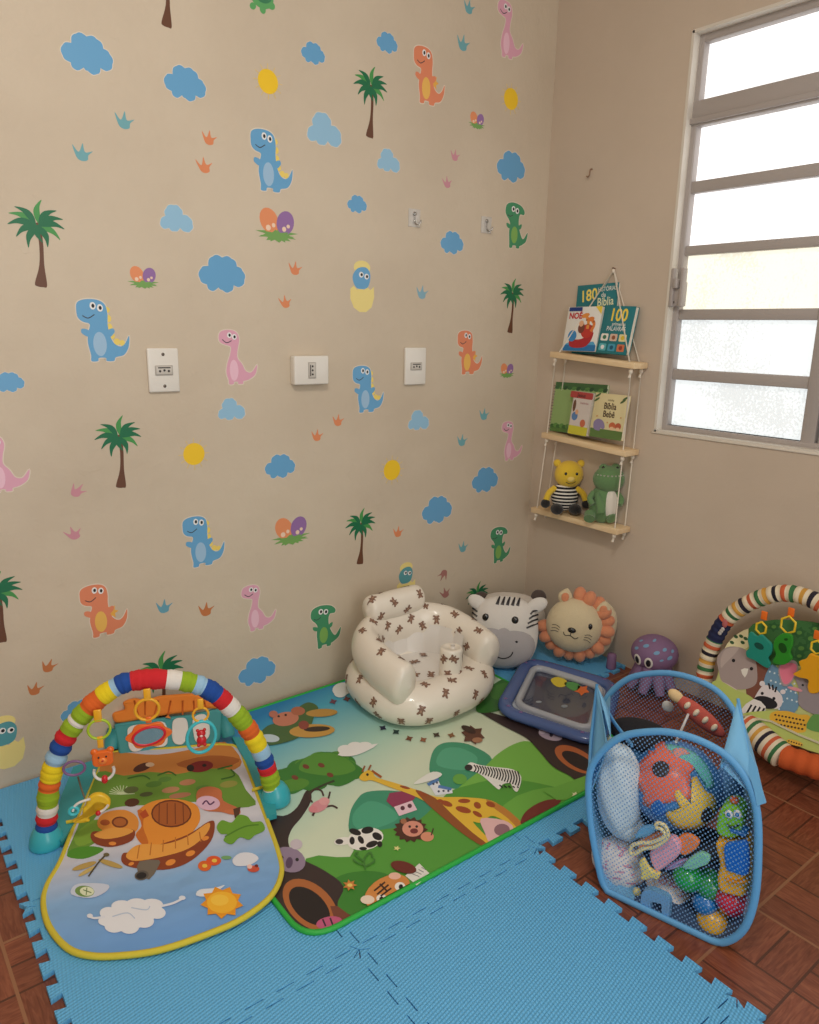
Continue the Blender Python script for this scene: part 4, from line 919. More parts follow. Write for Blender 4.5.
G.add([(180, 578), (192, 558), (235, 550), (276, 556), (262, 570), (222, 584)], (84, 150, 44), 3)
G.add([(200, 520), (250, 480), (285, 490), (260, 530), (210, 550)], (132, 172, 60), 3)
for i in range(12):
    t = PI+PI*i/11; G.add(stroke([(325, 412), (325+34*math.cos(t), 412+22*math.sin(t)-2)], 2), (206, 220, 180))
for x, y, a_, b_, c in ((350, 400, 20, 9, (96, 106, 60)), (410, 385, 22, 8, (86, 130, 50)), (455, 400, 24, 8, (190, 140, 100)), (500, 380, 22, 8, (190, 132, 96)), (440, 372, 18, 7, (92, 136, 56)), (540, 395, 18, 7, (96, 140, 60)), (480, 415, 30, 7, (178, 120, 90)), (390, 412, 18, 6, (88, 96, 56)), (352, 434, 20, 11, (92, 54, 32)), (610, 385, 24, 9, (150, 150, 70))): G.add(el(x, y, a_, b_, -8), c)
G.add(el(535, 338, 34, 15, -8), (128, 34, 34)); G.add(el(508, 342, 10, 9), (44, 28, 28)); G.add(el(545, 335, 6, 4), (40, 24, 24)); G.add(el(380, 340, 26, 10, -20), (84, 46, 34)); G.add(el(400, 333, 12, 6), (220, 190, 160))
for q in (((340, 370), (380, 362), (400, 372)), ((420, 362), (450, 352), (470, 362)), ((590, 372), (625, 362), (615, 345)), ((580, 345), (620, 335))): G.add(stroke(q, 4), (60, 108, 40))
# mushroom house
OM = (236, 150, 54)
G.add([(362, 520), (378, 495), (368, 458), (405, 432), (462, 424), (520, 438), (534, 470), (524, 500), (484, 540), (430, 562), (384, 550)], OM, 4)
G.add([(366, 456), (378, 498), (362, 522), (384, 550), (396, 540), (382, 500), (384, 460)], (206, 112, 40), 3)
G.add([(324, 590), (328, 570), (352, 566), (420, 548), (500, 520), (558, 484), (573, 492), (562, 538), (512, 588), (452, 612), (385, 612), (340, 604)], DBR, 4)
G.add([(336, 578), (352, 556), (380, 545), (440, 545), (500, 525), (556, 488), (552, 516), (505, 556), (436, 578), (362, 590)], (236, 164, 72), 4)
for i in range(6): G.add(stroke([(372+i*32, 548-i*7), (366+i*34, 584-i*9)], 3), (196, 116, 44))
for x, y, a_ in ((398, 603, 15), (455, 594, 14), (508, 570, 13), (548, 530, 10), (350, 598, 8)): G.add(el(x, y, a_, a_*.55, -20), (234, 146, 62))
G.add(el(457, 464, 54, 37, 0), (110, 52, 28)); G.add(el(457, 464, 50, 33, 0), (176, 96, 42))
for i in range(4): G.add(stroke([(425+i*21, 436), (424+i*22, 492)], 3), (128, 64, 30))
G.add([(372, 465), (388, 452), (398, 470), (382, 478)], (190, 80, 36))
G.add([(262, 500), (268, 470), (300, 456), (340, 456), (368, 478), (362, 512), (310, 522)], (230, 150, 62), 4)
G.add([(242, 528), (248, 512), (280, 512), (320, 508), (358, 508), (352, 536), (300, 553), (258, 546)], DBR, 4); G.add([(250, 520), (300, 502), (356, 508), (330, 524), (280, 532)], (236, 166, 76), 3)
G.add(el(320, 487, 22, 15), (120, 58, 30)); G.add(el(320, 487, 17, 11), (182, 104, 48)); G.add(el(280, 488, 13, 8), (182, 92, 44)); G.add(el(300, 544, 10, 5), (234, 146, 62))
G.add([(368, 622), (372, 592), (424, 588), (422, 606), (398, 640)], (118, 108, 96), 2); G.add(el(378, 629, 19, 13, -10), (96, 88, 80)); G.add(el(377, 630, 14, 9, -10), (40, 36, 36))
# fox, bush, dragonfly, flowers
G.add([(524, 425), (530, 400), (560, 392), (590, 402), (596, 430), (640, 452), (630, 468), (590, 460), (545, 455)], (202, 116, 74), 3); G.add(el(555, 436, 32, 19, 5), (230, 190, 214)); G.add(stroke([(540, 440), (550, 430), (560, 440), (572, 432)], 4), (90, 40, 90)); G.add(el(620, 460, 22, 7, 5), (210, 120, 76)); G.add([(622, 452), (642, 446), (636, 478), (626, 476)], (90, 56, 40))
G.add([(578, 500), (592, 482), (618, 488), (636, 468), (660, 472), (672, 486), (698, 486), (706, 508), (680, 522), (664, 534), (640, 528), (618, 546), (596, 536), (606, 520), (588, 518)], (112, 164, 52), 4)
G.add(stroke([(600, 526), (650, 500), (690, 494)], 4), (84, 134, 40))
G.add(el(225, 604, 34, 7, -18), (190, 160, 90)); G.add(el(295, 598, 34, 7, 18), (190, 160, 90)); G.add(el(232, 618, 26, 5, -30), (206, 180, 110)); G.add(stroke([(282, 575), (262, 596), (236, 632)], 4), (84, 74, 50)); G.add(el(284, 574, 8, 5), (110, 100, 70))
G.add(el(546, 604, 18, 14), (224, 104, 40)); G.add(el(570, 590, 20, 13), (226, 90, 44)); G.add(el(546, 604, 7, 5), (240, 200, 80)); G.add(el(572, 590, 7, 5), (240, 200, 80)); G.add(el(604, 582, 14, 5), (120, 170, 110))
G.add([(620, 588), (640, 570), (672, 570), (690, 585), (665, 602), (630, 604)], (226, 228, 238), 3)
G.add(el(676, 612, 16, 9), (206, 84, 60)); G.add(el(666, 606, 7, 6), (240, 200, 190)); G.add(el(684, 604, 5, 4), (120, 40, 40))
G.add([(190, 680), (200, 655), (240, 650), (290, 655), (280, 675), (240, 690)], (206, 214, 232), 3); G.add(el(226, 672, 26, 15, 5), (116, 150, 80)); G.add(el(232, 672, 19, 12, 5), (226, 232, 200)); G.add(stroke([(222, 668), (244, 676)], 2.5), (100, 130, 70)); G.add(stroke([(232, 662), (230, 682)], 2.5), (100, 130, 70))
G.add([(262, 752), (290, 735), (340, 705), (430, 700), (420, 735), (390, 760), (340, 780), (290, 770)], (232, 234, 240), 3)
for q in ((290, 730, 24, 16), (325, 712, 28, 16), (365, 705, 28, 14), (405, 708, 30, 16), (420, 730, 22, 16), (385, 752, 26, 18), (345, 768, 26, 18), (305, 766, 26, 17), (280, 752, 18, 12)): G.add(el(*q), (232, 234, 240))
G.add(stroke([(236, 738), (252, 744), (280, 740)], 6), (226, 230, 240)); G.add(stroke([(430, 712), (462, 704), (490, 690)], 6), (226, 230, 240)); G.add(el(240, 738, 8, 6), (226, 230, 240)); G.add(el(486, 690, 9, 6), (226, 230, 240))
G.add(stroke([(300, 740), (340, 730), (360, 745)], 3), (190, 204, 226)); G.add(stroke([(350, 716), (390, 722), (400, 712)], 3), (190, 204, 226))
G.add([(524, 684), (532, 668), (570, 664), (600, 656), (560, 684)], (222, 228, 238), 3)
G.add(star(592, 702, 58, 43, 9, .2, .76), (234, 154, 34)); G.add(el(592, 702, 40, 29), (244, 184, 48)); G.add(el(586, 696, 24, 15), (248, 200, 70))
G.b.build('printed_pictures', gy)
# arch
aA, aB = fl(47, 844, .0115), fl(276, 801, .0225)
an = V((aB.y-aA.y, -(aB.x-aA.x), 0)).normalized()
def apt(px, py, off=0): return hit(px, py, aA+an*off, an)
E1 = (aB-aA).normalized()
ctr7 = [(125, 528), (124, 490), (127, 440), (131, 390), (148, 320), (178, 255), (215, 205), (262, 158), (310, 125), (350, 110), (415, 104), (490, 110), (548, 128), (592, 158), (630, 196), (664, 240), (692, 290), (712, 340), (724, 385), (732, 420)]
ap = sm([apt(x/2.667, 640+y/2.667) for x, y in ctr7], 8, False)
acum = [0]
for i in range(1, len(ap)): acum.append(acum[-1]+(ap[i]-ap[i-1]).length)
def resample(P, n):
    c = [0]
    for i in range(1, len(P)): c.append(c[-1]+(P[i]-P[i-1]).length)
    o = []; j = 0
    for k in range(n+1):
        t = c[-1]*k/n
        while j < len(P)-2 and c[j+1] < t: j += 1
        o.append(P[j].lerp(P[j+1], min(1, (t-c[j])/max(1e-9, c[j+1]-c[j]))))
    return o
cb, cr, cw, cg, co, cye, clb = (28, 76, 158), (210, 36, 44), (232, 226, 218), (150, 182, 36), (226, 104, 36), (240, 214, 30), (158, 198, 226)
bands = [(clb, 16), (cb, 26), (cr, 22), (cw, 24), (cg, 40), (co, 24), (cye, 44), (clb, 28), (cb, 26), (cr, 26), (cg, 26), (cw, 10), (cg, 30), (co, 40), (cye, 32), (clb, 12), (cb, 30), (cr, 78), (cw, 30), (cg, 34), (clb, 24), (cb, 40), (cr, 28), (cw, 30), (cg, 50), (co, 32), (cye, 42), (clb, 26), (cb, 26), (cr, 22), (cg, 42), (cw, 8), (cg, 18), (co, 12)]
tot = sum(q for _, q in bands); cm = []; s_ = 0
for c, q in bands: s_ += q/tot; cm.append((s_, fab(c)))
def bandf(t):
    for e, m in cm:
        if t <= e+1e-6: return m
    return cm[-1][1]
NA = 340; AP = resample(ap, NA)
bounds = [0]+[e for e, _ in cm]
def arad(t):
    d = min(abs(t-e) for e in bounds)
    return .0215+.0025*min(1, d/.012)+.0007*math.sin(t*330+3*math.sin(t*41))+.0005*math.sin(t*790+5*math.sin(t*23))
MB().tube(AP, [arad(i/NA) for i in range(NA+1)], None, 18, band=bandf).build('striped_fabric_sleeve', gy)
m_teal = pl((60, 176, 190)); m_teal2 = fab((56, 140, 142))
prof = [(.001, 0), (.044, 0), (.0465, .004), (.046, .012), (.043, .024), (.037, .036), (.029, .046), (.024, .05), (.02, .052), (.001, .052)]
for p, zz_ in ((aA, .0115), (aB, .0225)):
    MB().lathe([(r_*.82, z_) for r_, z_ in prof], (p.x, p.y, zz_), (0, 0, 1), m_teal, 32).build('arch_foot', gy)
# teal side wings between feet and mat
def wing(pts, nm='side_wing'):
    P = [G.to(p) for p in pts]
    if area2(P) < 0: P = P[::-1]
    k = len(P); b = MB()
    b.add([gpt(p.x, p.y, .003) for p in P]+[gpt(p.x, p.y, .016) for p in P], [[i, (i+1) % k, k+(i+1) % k, k+i] for i in range(k)]+[list(range(k))[::-1], [k+i for i in range(k)]], mat((52, 158, 168), .45), False); b.build(nm, gy)
wing([(196, 345), (262, 322), (262, 342), (232, 412), (198, 492), (165, 545), (140, 520), (165, 420)])
wing([(618, 262), (650, 268), (700, 370), (732, 425), (738, 470), (712, 478), (684, 398), (655, 328)])
for p, q in (((178, 497), (205, 494)), ((672, 411), (702, 404))):
    a, c = G.to(p), G.to(q); MB().tube([gpt(a.x, a.y, .02), gpt(c.x, c.y, .022)], .005, mat((226, 196, 50), .7), 6, sq=(1, .4)).build('tab', gy)
# piano panel: a thick teal pad leaning back against the wall side
def pq(x, y, off=0): # points on the leaning face
    return hit(90+x/5.46, 660+y/5.46, PF0+PFN*off, PFN)
pb0, pb1 = fl(121, 756, .024), fl(208, 746, .026)
pu = (pb1-pb0); pu.z = 0; pu = pu.normalized(); pback = V((-pu.y, pu.x, 0))
pup = (Z*.93+pback*.37).normalized(); PFN = pu.cross(pup); PFN = -PFN if PFN.dot(FW) > 0 else PFN
PF0 = pb0
def face2(x, y): q = pq(x, y)-PF0; return V((q.dot(pu), q.dot(pup)))
pfr = (PF0, pu, pup, PFN)
pd = MB(); base_o = [face2(x, y) for x, y in [(132, 372), (170, 345), (440, 312), (560, 298), (690, 270), (722, 300), (716, 400), (690, 455), (560, 478), (420, 505), (240, 528), (165, 520), (150, 470)]]
pd.prism(sm(base_o, 4), pfr, .03, mat((64, 150, 154), .6), z0=-.03, bev=.006); pd.build('piano_panel', gy)
orp = sm([face2(x, y) for x, y in [(120, 320), (124, 290), (185, 272), (178, 232), (240, 212), (300, 222), (370, 200), (450, 192), (560, 186), (630, 205), (695, 235), (690, 268), (640, 268), (560, 285), (440, 300), (300, 322), (200, 342), (140, 345)]], 4)
MB().prism(orp, pfr, .022, fab((232, 134, 50)), z0=-.028, bev=.007).build('cushioned_roof', gy)
seam = MB()
for x0_, x1_ in ((240, 262), (300, 300), (372, 350), (440, 425), (505, 505), (565, 572), (622, 640)):
    a, c = face2(x0_, 222), face2(x1_, 300); seam.tube([PF0+pu*a.x+pup*a.y-PFN*.006, PF0+pu*c.x+pup*c.y-PFN*.006], .0025, fab((196, 96, 30)), 6)
seam.build('roof_seams', gy)
for pts in ([(205, 400), (215, 365), (270, 352), (300, 370), (296, 470), (250, 500), (215, 480)], [(330, 350), (410, 342), (425, 440), (400, 472), (340, 466), (318, 430)], [(448, 380), (455, 330), (490, 315), (528, 326), (536, 400), (510, 455), (470, 458), (450, 430)], [(560, 330), (600, 296), (640, 310), (655, 400), (620, 445), (575, 440)]):
    MB().prism(sm([face2(*p) for p in pts], 4), pfr, .006, pl((226, 224, 220)), bev=.002).build('piano_key', gy)
tf = [face2(*p) for p in ((412, 312), (428, 298), (442, 318))]; MB().prism(tf, pfr, .005, pl((226, 130, 50))).build('triangle_button', gy)
# teal posts joining panel and wing at both ends
for s0, s1 in (((112, 500), (128, 380)), ((758, 445), (722, 285))):
    a, c = face2(*s0), face2(*s1); A0 = PF0+pu*a.x+pup*a.y; A1 = PF0+pu*c.x+pup*c.y
    if A0.z < .045: A0.z = .045
    MB().tube([A0-PFN*.02, A0.lerp(A1, .5)-PFN*.02, A1-PFN*.02], lambda t: .022-.006*abs(t-.5), mat((56, 150, 156), .5), 14).build('panel_post', gy)
# ---------------- toys hanging from the arch (each its own thing)
def ring(c, R_, r, m, ax1, ax2, name, rt, sx=1, n=36):
    return MB().tube([c+ax1*(R_*math.cos(t)*sx)+ax2*(R_*math.sin(t)) for t in [2*PI*i/n for i in range(n)]], r, m, 10, closed=True).build(name, rt)
OFFT = .035
def hp4(x, y, off=OFFT): return apt(30+x/3.033, 660+y/3.033, off)       # crop of the arch
def hp2(x, y, off=OFFT): return apt(90+x/5.46, 660+y/5.46, off)
AX, AZ = E1, Z
TG = 'toys hanging from the striped arch'
def frame_at(c): return (c, AX, AZ, an if an.dot(FW) < 0 else -an)
ANF = an if an.dot(FW) < 0 else -an
sg = 1 if an.dot(ANF) > 0 else -1
def hp2(x, y, off=OFFT): return apt(90+x/5.46, 660+y/5.46, off*sg)
def hp1(x, y, off=OFFT): return apt(40+x/5.85, 740+y/5.85, off*sg)
def shape(pts, f, c0): return [V(((f(*p)-c0).dot(AX), (f(*p)-c0).dot(AZ))) for p in pts]
# mirror flower, top
c0 = hp2(322, 410); rt = thing('hanging_mirror_toy', 'orange flower toy with red-rimmed oval mirror hanging at the top of the rainbow arch', 'baby toy', c0, TG)
yo, oo, rr_, wht = pl((244, 178, 40)), pl((240, 112, 34)), pl((214, 32, 48)), pl((236, 232, 226))
a0 = hp2(312, 270); ring(a0, (hp2(378, 270)-hp2(248, 270)).length/2, .0035, yo, AX, AZ, 'ring', rt)
MB().box(hp2(312, 190), (.016, .006, .03), yo, rotm(AX, ANF, AZ), bev=.002).build('strap', rt); MB().box(hp2(320, 326), (.013, .006, .016), oo, rotm(AX, ANF, AZ), bev=.002).build('link', rt)
R3a = rotm(AX, AZ, AX.cross(AZ)); fr_m = (c0, AX, AZ, ANF)
fl_o = []
for i in range(48):
    t = 2*PI*i/48; q = 1+.09*math.cos(6*t); fl_o.append(V((.0225*q*math.cos(t)*1.12, .0155*q*math.sin(t)*1.05)))
sc_ = (hp2(440, 400)-hp2(205, 400)).length/2/.0252
fl_o = [p*sc_ for p in fl_o]
MB().prism(fl_o, fr_m, .008, oo, bev=.002, z0=-.004).build('flower_body', rt)
def orim(c, rx, ry, r, m, name, rt, rot=.12):
    ca, sa = math.cos(rot), math.sin(rot)
    MB().tube([c+(AX*ca+AZ*sa)*(rx*math.cos(t))+(AZ*ca-AX*sa)*(ry*math.sin(t)) for t in [2*PI*i/40 for i in range(40)]], r, m, 10, closed=True).build(name, rt)
orim(c0+ANF*.004, .0205*sc_*.92, .0125*sc_*.92, .0032, rr_, 'red_rim', rt)
m_mir = mat((206, 190, 176), .08, metal=.9)
MB().prism([V((p.x*.9, p.y*.85)) for p in el(0, 0, .0205*sc_, .0125*sc_, 7, 32)], fr_m, .0012, m_mir, z0=.004).build('mirror', rt)
# teal ring with red bear, right
c0 = hp2(608, 420); rt = thing('hanging_ring_toy', 'oval teal ring toy with a red bear inside, right side of the rainbow arch', 'baby toy', c0, TG)
tq = pl((72, 196, 206)); orim(c0, .0255*sc_*.68, .035*sc_*.62, .0042, tq, 'teal_ring', rt, -.15)
ring(hp2(604, 298), .0175, .0028, yo, AX, AZ, 'ring', rt); MB().box(hp2(603, 240), (.014, .006, .026), yo, rotm(AX, ANF, AZ), bev=.002).build('strap', rt)
m_redp = pl((206, 34, 40)); b = MB(); b.ell(c0+AZ*.009, (.0105, .007, .0095), m_redp, rotm(AX, ANF, AZ)); b.ell(c0-AZ*.009, (.0115, .008, .013), m_redp, rotm(AX, ANF, AZ))
for s2 in (-1, 1): b.ell(c0+AZ*.018+AX*.008*s2, .004, m_redp, nu=10, nv=8); b.ell(c0-AZ*.019+AX*.007*s2+ANF*.003, .0045, m_redp, nu=10, nv=8)
b.build('red_bear', rt); MB().ell(c0+AZ*.006+ANF*.007, (.004, .002, .003), pl((240, 200, 190)), rotm(AX, ANF, AZ), nu=10, nv=8).build('bear_nose', rt)
# orange bear with white ring, left
c0 = hp2(70, 535); rt = thing('hanging_bear_toy', 'orange bear toy under a lime green ring, with white teether ring, left of arch', 'baby toy', c0, TG)
ring(hp2(50, 378), .0235, .0032, pl((176, 206, 48)), AX, AZ, 'ring', rt); MB().box(hp2(42, 305), (.017, .006, .03), yo, rotm(AX, ANF, AZ), bev=.002).build('strap', rt); MB().box(hp2(56, 448), (.013, .006, .028), yo, rotm(AX, ANF, AZ), bev=.002).build('link', rt)
q = rrect(-.0225, -.019, .0225, .019, .011); b = MB(); b.prism(q, (c0, AX, AZ, ANF), .012, oo, z0=-.006, bev=.003)
for s2 in (-1, 1): b.ell(c0+AX*(.017*s2)+AZ*.018, (.0085, .006, .008), oo, rotm(AX, ANF, AZ), nu=14, nv=8)
b.build('bear_head', rt)
b = MB(); b.ell(c0-AZ*.004+ANF*.006, (.0095, .004, .008), pl((246, 140, 60)), rotm(AX, ANF, AZ)); b.build('muzzle', rt)
for s2 in (-1, 1): MB().ell(c0+AX*(.008*s2)+AZ*.006+ANF*.0065, (.0022, .0014, .0026), m_eye, nu=8, nv=6).build('eye', rt)
MB().ell(c0-AZ*.002+ANF*.0098, (.003, .002, .0022), pl((190, 50, 30)), nu=8, nv=6).build('nose', rt)
wc = c0-AZ*.034
MB().tube([wc+AX*(.0215*math.cos(t))+AZ*(.022*math.sin(t)) for t in [math.radians(160+ (220*i/24)) for i in range(25)]], .0034, wht, 9).build('white_teether', rt)
MB().ell(wc-AZ*.021, (.0075, .0075, .0105), m_redp).build('red_bead', rt)
# yellow elephant with white ring, low left
c0 = hp1(290, 400); rt = thing('hanging_crescent_toy', 'yellow crescent toy with white ring and teal bead hanging low left on the arch', 'baby toy', c0, TG)
orim(hp1(200, 165), .0225, .0175, .003, pl((132, 96, 140)), 'purple_ring', rt, -.1)
MB().tube([hp1(222, 215), hp1(240, 280), hp1(262, 340)], .002, mat((110, 100, 80), .7), 6).build('cord', rt)
yb = shape([(275, 345), (310, 315), (360, 312), (405, 340), (412, 375), (395, 400), (370, 370), (335, 362), (325, 380), (345, 400), (320, 430), (285, 450), (290, 470), (220, 480), (195, 465), (245, 440), (250, 400), (265, 380)], hp1, c0)
MB().prism(sm(yb, 4), (c0, AX, AZ, ANF), .014, pl((240, 196, 40)), z0=-.007, bev=.004).build('yellow_body', rt)
w_ = [hp1(*p, OFFT+.012) for p in ((192, 415), (205, 385), (240, 362), (295, 345))]; MB().tube(sm(w_, 6, False), .003, wht, 8).build('white_ring', rt)
w_ = [hp1(*p, OFFT+.012) for p in ((340, 425), (375, 408), (398, 380))]; MB().tube(sm(w_, 6, False), .003, wht, 8).build('white_ring', rt)
ring(hp1(197, 415, OFFT+.012), .0095, .0035, tq, AX, AZ, 'teal_bead', rt); MB().ell(hp1(340, 428, OFFT+.014), .006, m_redp, nu=12, nv=8).build('red_bead', rt)
# ================================================================ INFLATABLE SEAT
SX, SY, SZ = -.782, -.272, PZ+.0015
m_inf, nt, b6, L = node_mat('cream_vinyl')
b6.inputs['Base Color'].default_value = lin((238, 230, 216)); b6.inputs['Roughness'].default_value = .3; b6.inputs['Coat Weight'].default_value = .3
tci = nt.nodes.new('ShaderNodeTexCoord').outputs['Object']; n = nt.nodes.new('ShaderNodeTexNoise'); n.inputs['Scale'].default_value = 14; n.inputs['Detail'].default_value = 2; L(tci, n.inputs['Vector'])
bp = nt.nodes.new('ShaderNodeBump'); bp.inputs['Strength'].default_value = .25; bp.inputs['Distance'].default_value = .01; L(n.outputs['Fac'], bp.inputs['Height']); L(bp.outputs[0], b6.inputs['Normal'])
m_infw = mat((232, 228, 222), .32, coat=.3); m_bear = mat((132, 98, 80), .45); m_bear2 = mat((164, 130, 108), .45)
st = thing('inflatable_baby_seat', 'cream inflatable baby seat printed with small brown bears, with headrest and centre post', 'baby seat', (SX, SY, SZ))
BEAR = [sm([(-.32, .5), (-.5, .62), (-.52, .85), (-.3, .95), (-.18, .82), (0, .86), (.18, .82), (.3, .95), (.52, .85), (.5, .62), (.32, .5), (.34, .36), (.62, .2), (.6, .02), (.36, .04), (.34, -.3), (.5, -.6), (.46, -.86), (.2, -.84), (.08, -.6), (-.08, -.6), (-.2, -.84), (-.46, -.86), (-.5, -.6), (-.34, -.3), (-.36, .04), (-.6, .02), (-.62, .2), (-.34, .36)], 2), el(0, .55, .18, .13, 0, 10), el(0, -.15, .2, .24, 0, 10)]
BEAR[0] = [V((p[0]*1.1, p[1]*.9)) for p in BEAR[0]]
rnd = random.Random(4)
def bears(mb, S, spots, R_, ctr=None, sz=.0185):
    """spots: (u, v, rotation); size is made equal on the surface"""
    for u, v, a in spots:
        e = .004; lu = (S(u+e, v)-S(u-e, v)).length/(2*e); lv = (S(u, v+e)-S(u, v-e)).length/(2*e)
        c, s_ = math.cos(a), math.sin(a)
        for q, P in enumerate(BEAR):
            pts = [V(((p[0]*c-p[1]*s_), (p[0]*s_+p[1]*c))) for p in P]
            mb.decal(S, u, v, pts, sz/lu, sz/lv, m_bear if q == 0 else m_bear2, off=.0006+(.0003 if q else 0), ctr=ctr)
def ringS(a, b_, r, rz, cz, wob=.0):
    def ctr(u):
        t = 2*PI*u; q = 1+wob*math.cos(3*t+.6); ex = .8
        cx_, sy_ = math.cos(t), math.sin(t)
        return V((SX+a*q*math.copysign(abs(cx_)**ex, cx_), SY+b_*q*math.copysign(abs(sy_)**ex, sy_), SZ+cz))
    def S(u, v):
        t = 2*PI*u; o = V((math.cos(t), math.sin(t)*.95, 0)).normalized(); p = 2*PI*v
        return ctr(u)+o*(r*math.cos(p))+Z*(rz*math.sin(p))
    return S, ctr
S1, C1 = ringS(.172, .150, .072, .066, .066, .03)
b = MB(); b.grid(S1, 64, 24, m_inf, cu=True, cv=True); sp = []
for i in range(17): sp.append((i/17+.01, .03+(.0 if i % 2 else .09), rnd.uniform(-.8, .8)))
for i in range(14): sp.append((i/14+.03, .2+(.03 if i % 2 else 0), rnd.uniform(-3, 3)))
for i in range(16): sp.append((i/16+.05, .93, rnd.uniform(-1, 1)))
bears(b, S1, sp, None, ctr=C1); b.build('base_ring', st)
# upper U-shaped arm and back tube
up_c = sm([(-.172, -.165, .148), (-.184, -.10, .158), (-.184, -.01, .172), (-.160, .080, .188), (-.085, .138, .196), (0, .15, .198), (.085, .138, .196), (.160, .080, .188), (.184, -.01, .172), (.184, -.09, .158), (.176, -.15, .148)], 6, False)
up_c = resample([V((SX+p[0], SY+p[1], SZ+p[2])) for p in up_c], 80)
def upr(u): e = min(u, 1-u)/.045; return .047*max(.0, 1-(1-min(1, e))**3)**.5+.0008
UN = []
for i in range(81):
    t_ = (up_c[min(i+1, 80)]-up_c[max(i-1, 0)]).normalized(); s_ = t_.cross(Z).normalized(); UN.append((s_, s_.cross(t_).normalized()))
def pick(u):
    x = max(0, min(79.999, u*80)); i = int(x); f = x-i
    return up_c[i].lerp(up_c[i+1], f), UN[i][0].lerp(UN[i+1][0], f), UN[i][1].lerp(UN[i+1][1], f)
def S2(u, v):
    c, s_, n_ = pick(u); r_ = upr(max(0, min(1, u))); t = 2*PI*v
    return c+s_*(r_*math.cos(t))+n_*(r_*1.5*math.sin(t))
def C2(u): return pick(u)[0]
b = MB(); b.grid(S2, 100, 26, m_inf, cv=True); sp = []
for i in range(13): sp.append((.07+i*.071, .25+(.05 if i % 2 else -.06), rnd.uniform(-3, 3)))
for i in range(0): sp.append((.09+i*.068, .46+(.05 if i % 2 else -.02), rnd.uniform(-1, 1)))
for i in range(13): sp.append((.08+i*.069, .04+(.03 if i % 2 else -.03), rnd.uniform(-1, 1)))
bears(b, S2, sp, None, ctr=C2); b.build('backrest_tube', st)
# white pleated inner wall and seat floor
def S3(u, v):
    t = PI*(-.12+1.24*u); pl_ = .004*abs(math.sin(u*PI*9)); r_ = .138-pl_-.02*(1-v)
    return V((SX+r_*math.cos(t)*1.02, SY-.015+r_*math.sin(t)*.98, SZ+.085+v*.118))
MB().grid(S3, 90, 8, m_infw).build('inner_backrest', st)
def S4(u, v):
    t = 2*PI*u; r_ = .125*v; return V((SX+r_*math.cos(t)*1.05, SY-.012+r_*math.sin(t)*1.05, SZ+.106+.014*math.cos(v*PI/2)))
b = MB(); b.grid(S4, 40, 8, m_infw, cu=True)
bears(b, lambda u, v: V((SX+(u-.5)*.25, SY+(v-.5)*.25, SZ+.108+.014*math.cos(min(1, math.hypot(u-.5, v-.5)*2)*PI/2))), [(.25, .3, .5), (.45, .55, 1.4), (.7, .68, -.5), (.3, .75, 2), (.78, .32, .2), (.42, .18, 2.4)], None, ctr=V((SX, SY, SZ-1)), sz=.02); b.build('seat_cushion', st)
po = V((SX+.028, SY-.118, SZ+.09))
pr_ = [(.001, 0), (.038, 0), (.037, .03), (.036, .09), (.036, .112), (.033, .119), (.026, .121), (.024, .1175), (.001, .1165)]
b = MB(); b.lathe(pr_, po, (0, 0, 1), m_inf, 28)
def S5(u, v): t = 2*PI*u; return po+V((.0362*math.cos(t), .0362*math.sin(t), .115*v))
bears(b, S5, [(u, v, a) for u, v, a in ((.6, .35, .2), (.68, .82, 1), (.8, .3, -.4), (.9, .75, .4), (.52, .78, -.6), (.02, .4, .3))], None, ctr=lambda u: po+V((0, 0, .05))); b.build('centre_post', st)
b = MB().tube([po+V((.004, -.002, .115)), po+V((.004, -.002, .128))], .007, m_infw, 12); b.build('valve', st)
# headrest pillow
hc = V((SX-.008, SY+.135, SZ+.285)); hl = .116
def S6(u, v):
    t = 2*PI*v; x = (u-.5)*2; e = math.sqrt(max(0, 1-abs(x)**14)); r_ = .047*e+.0005
    return hc+V((x*hl, -.012*abs(x)**3*0, 0))+V((0, math.cos(t)*r_*.85, math.sin(t)*r_))
b = MB(); b.grid(S6, 40, 22, m_inf, cv=True); b.tube([hc+V((-.05, .0, -.032)), hc+V((-.05, -.005, -.075))], .018, m_inf, 10); b.tube([hc+V((.05, .0, -.032)), hc+V((.05, -.005, -.075))], .018, m_inf, 10); bears(b, S6, [(.15, .55, .3), (.38, .42, -.6), (.62, .55, .9), (.86, .4, 0), (.28, .2, 1.2), (.75, .18, -1), (.5, .75, 2), (.2, .8, .4), (.08, .3, 1)], None, ctr=lambda u: hc+V(((u-.5)*2*hl, 0, 0))); b.build('headrest', st)
# ================================================================ ANIMAL CUSHIONS
def face_frame(c, tgt, tilt=0):
    d = V(tgt)-V(c); d.z = 0; d.normalize(); r_ = V((d.y, -d.x, 0)); r_ = -r_ if r_.dot(RT) < 0 else r_
    u_ = (Z*math.cos(tilt)-d*math.sin(tilt)); d2 = (d*math.cos(tilt)+Z*math.sin(tilt)); return r_, u_, d2
def pillow(r_x, r_y, r_z, p=3.2):
    def de(d): return 1/((abs(d.x)**p+abs(d.z)**p)**(1/p)/max(1e-6, math.hypot(d.x, d.z)))**.55 if math.hypot(d.x, d.z) > .05 else 1
    return de
m_zw = plush((228, 224, 218)); m_mz = plush((178, 174, 176)); m_bk = plush((40, 36, 38)); m_pad = plush((214, 206, 196))
zc_ = V((-.372, -.25, ET+.127)); r, u, d = face_frame(zc_, CAM, .22); R3 = rotm(r, d, u)
def q3(x, y, z): return zc_+r*x+u*y+d*z
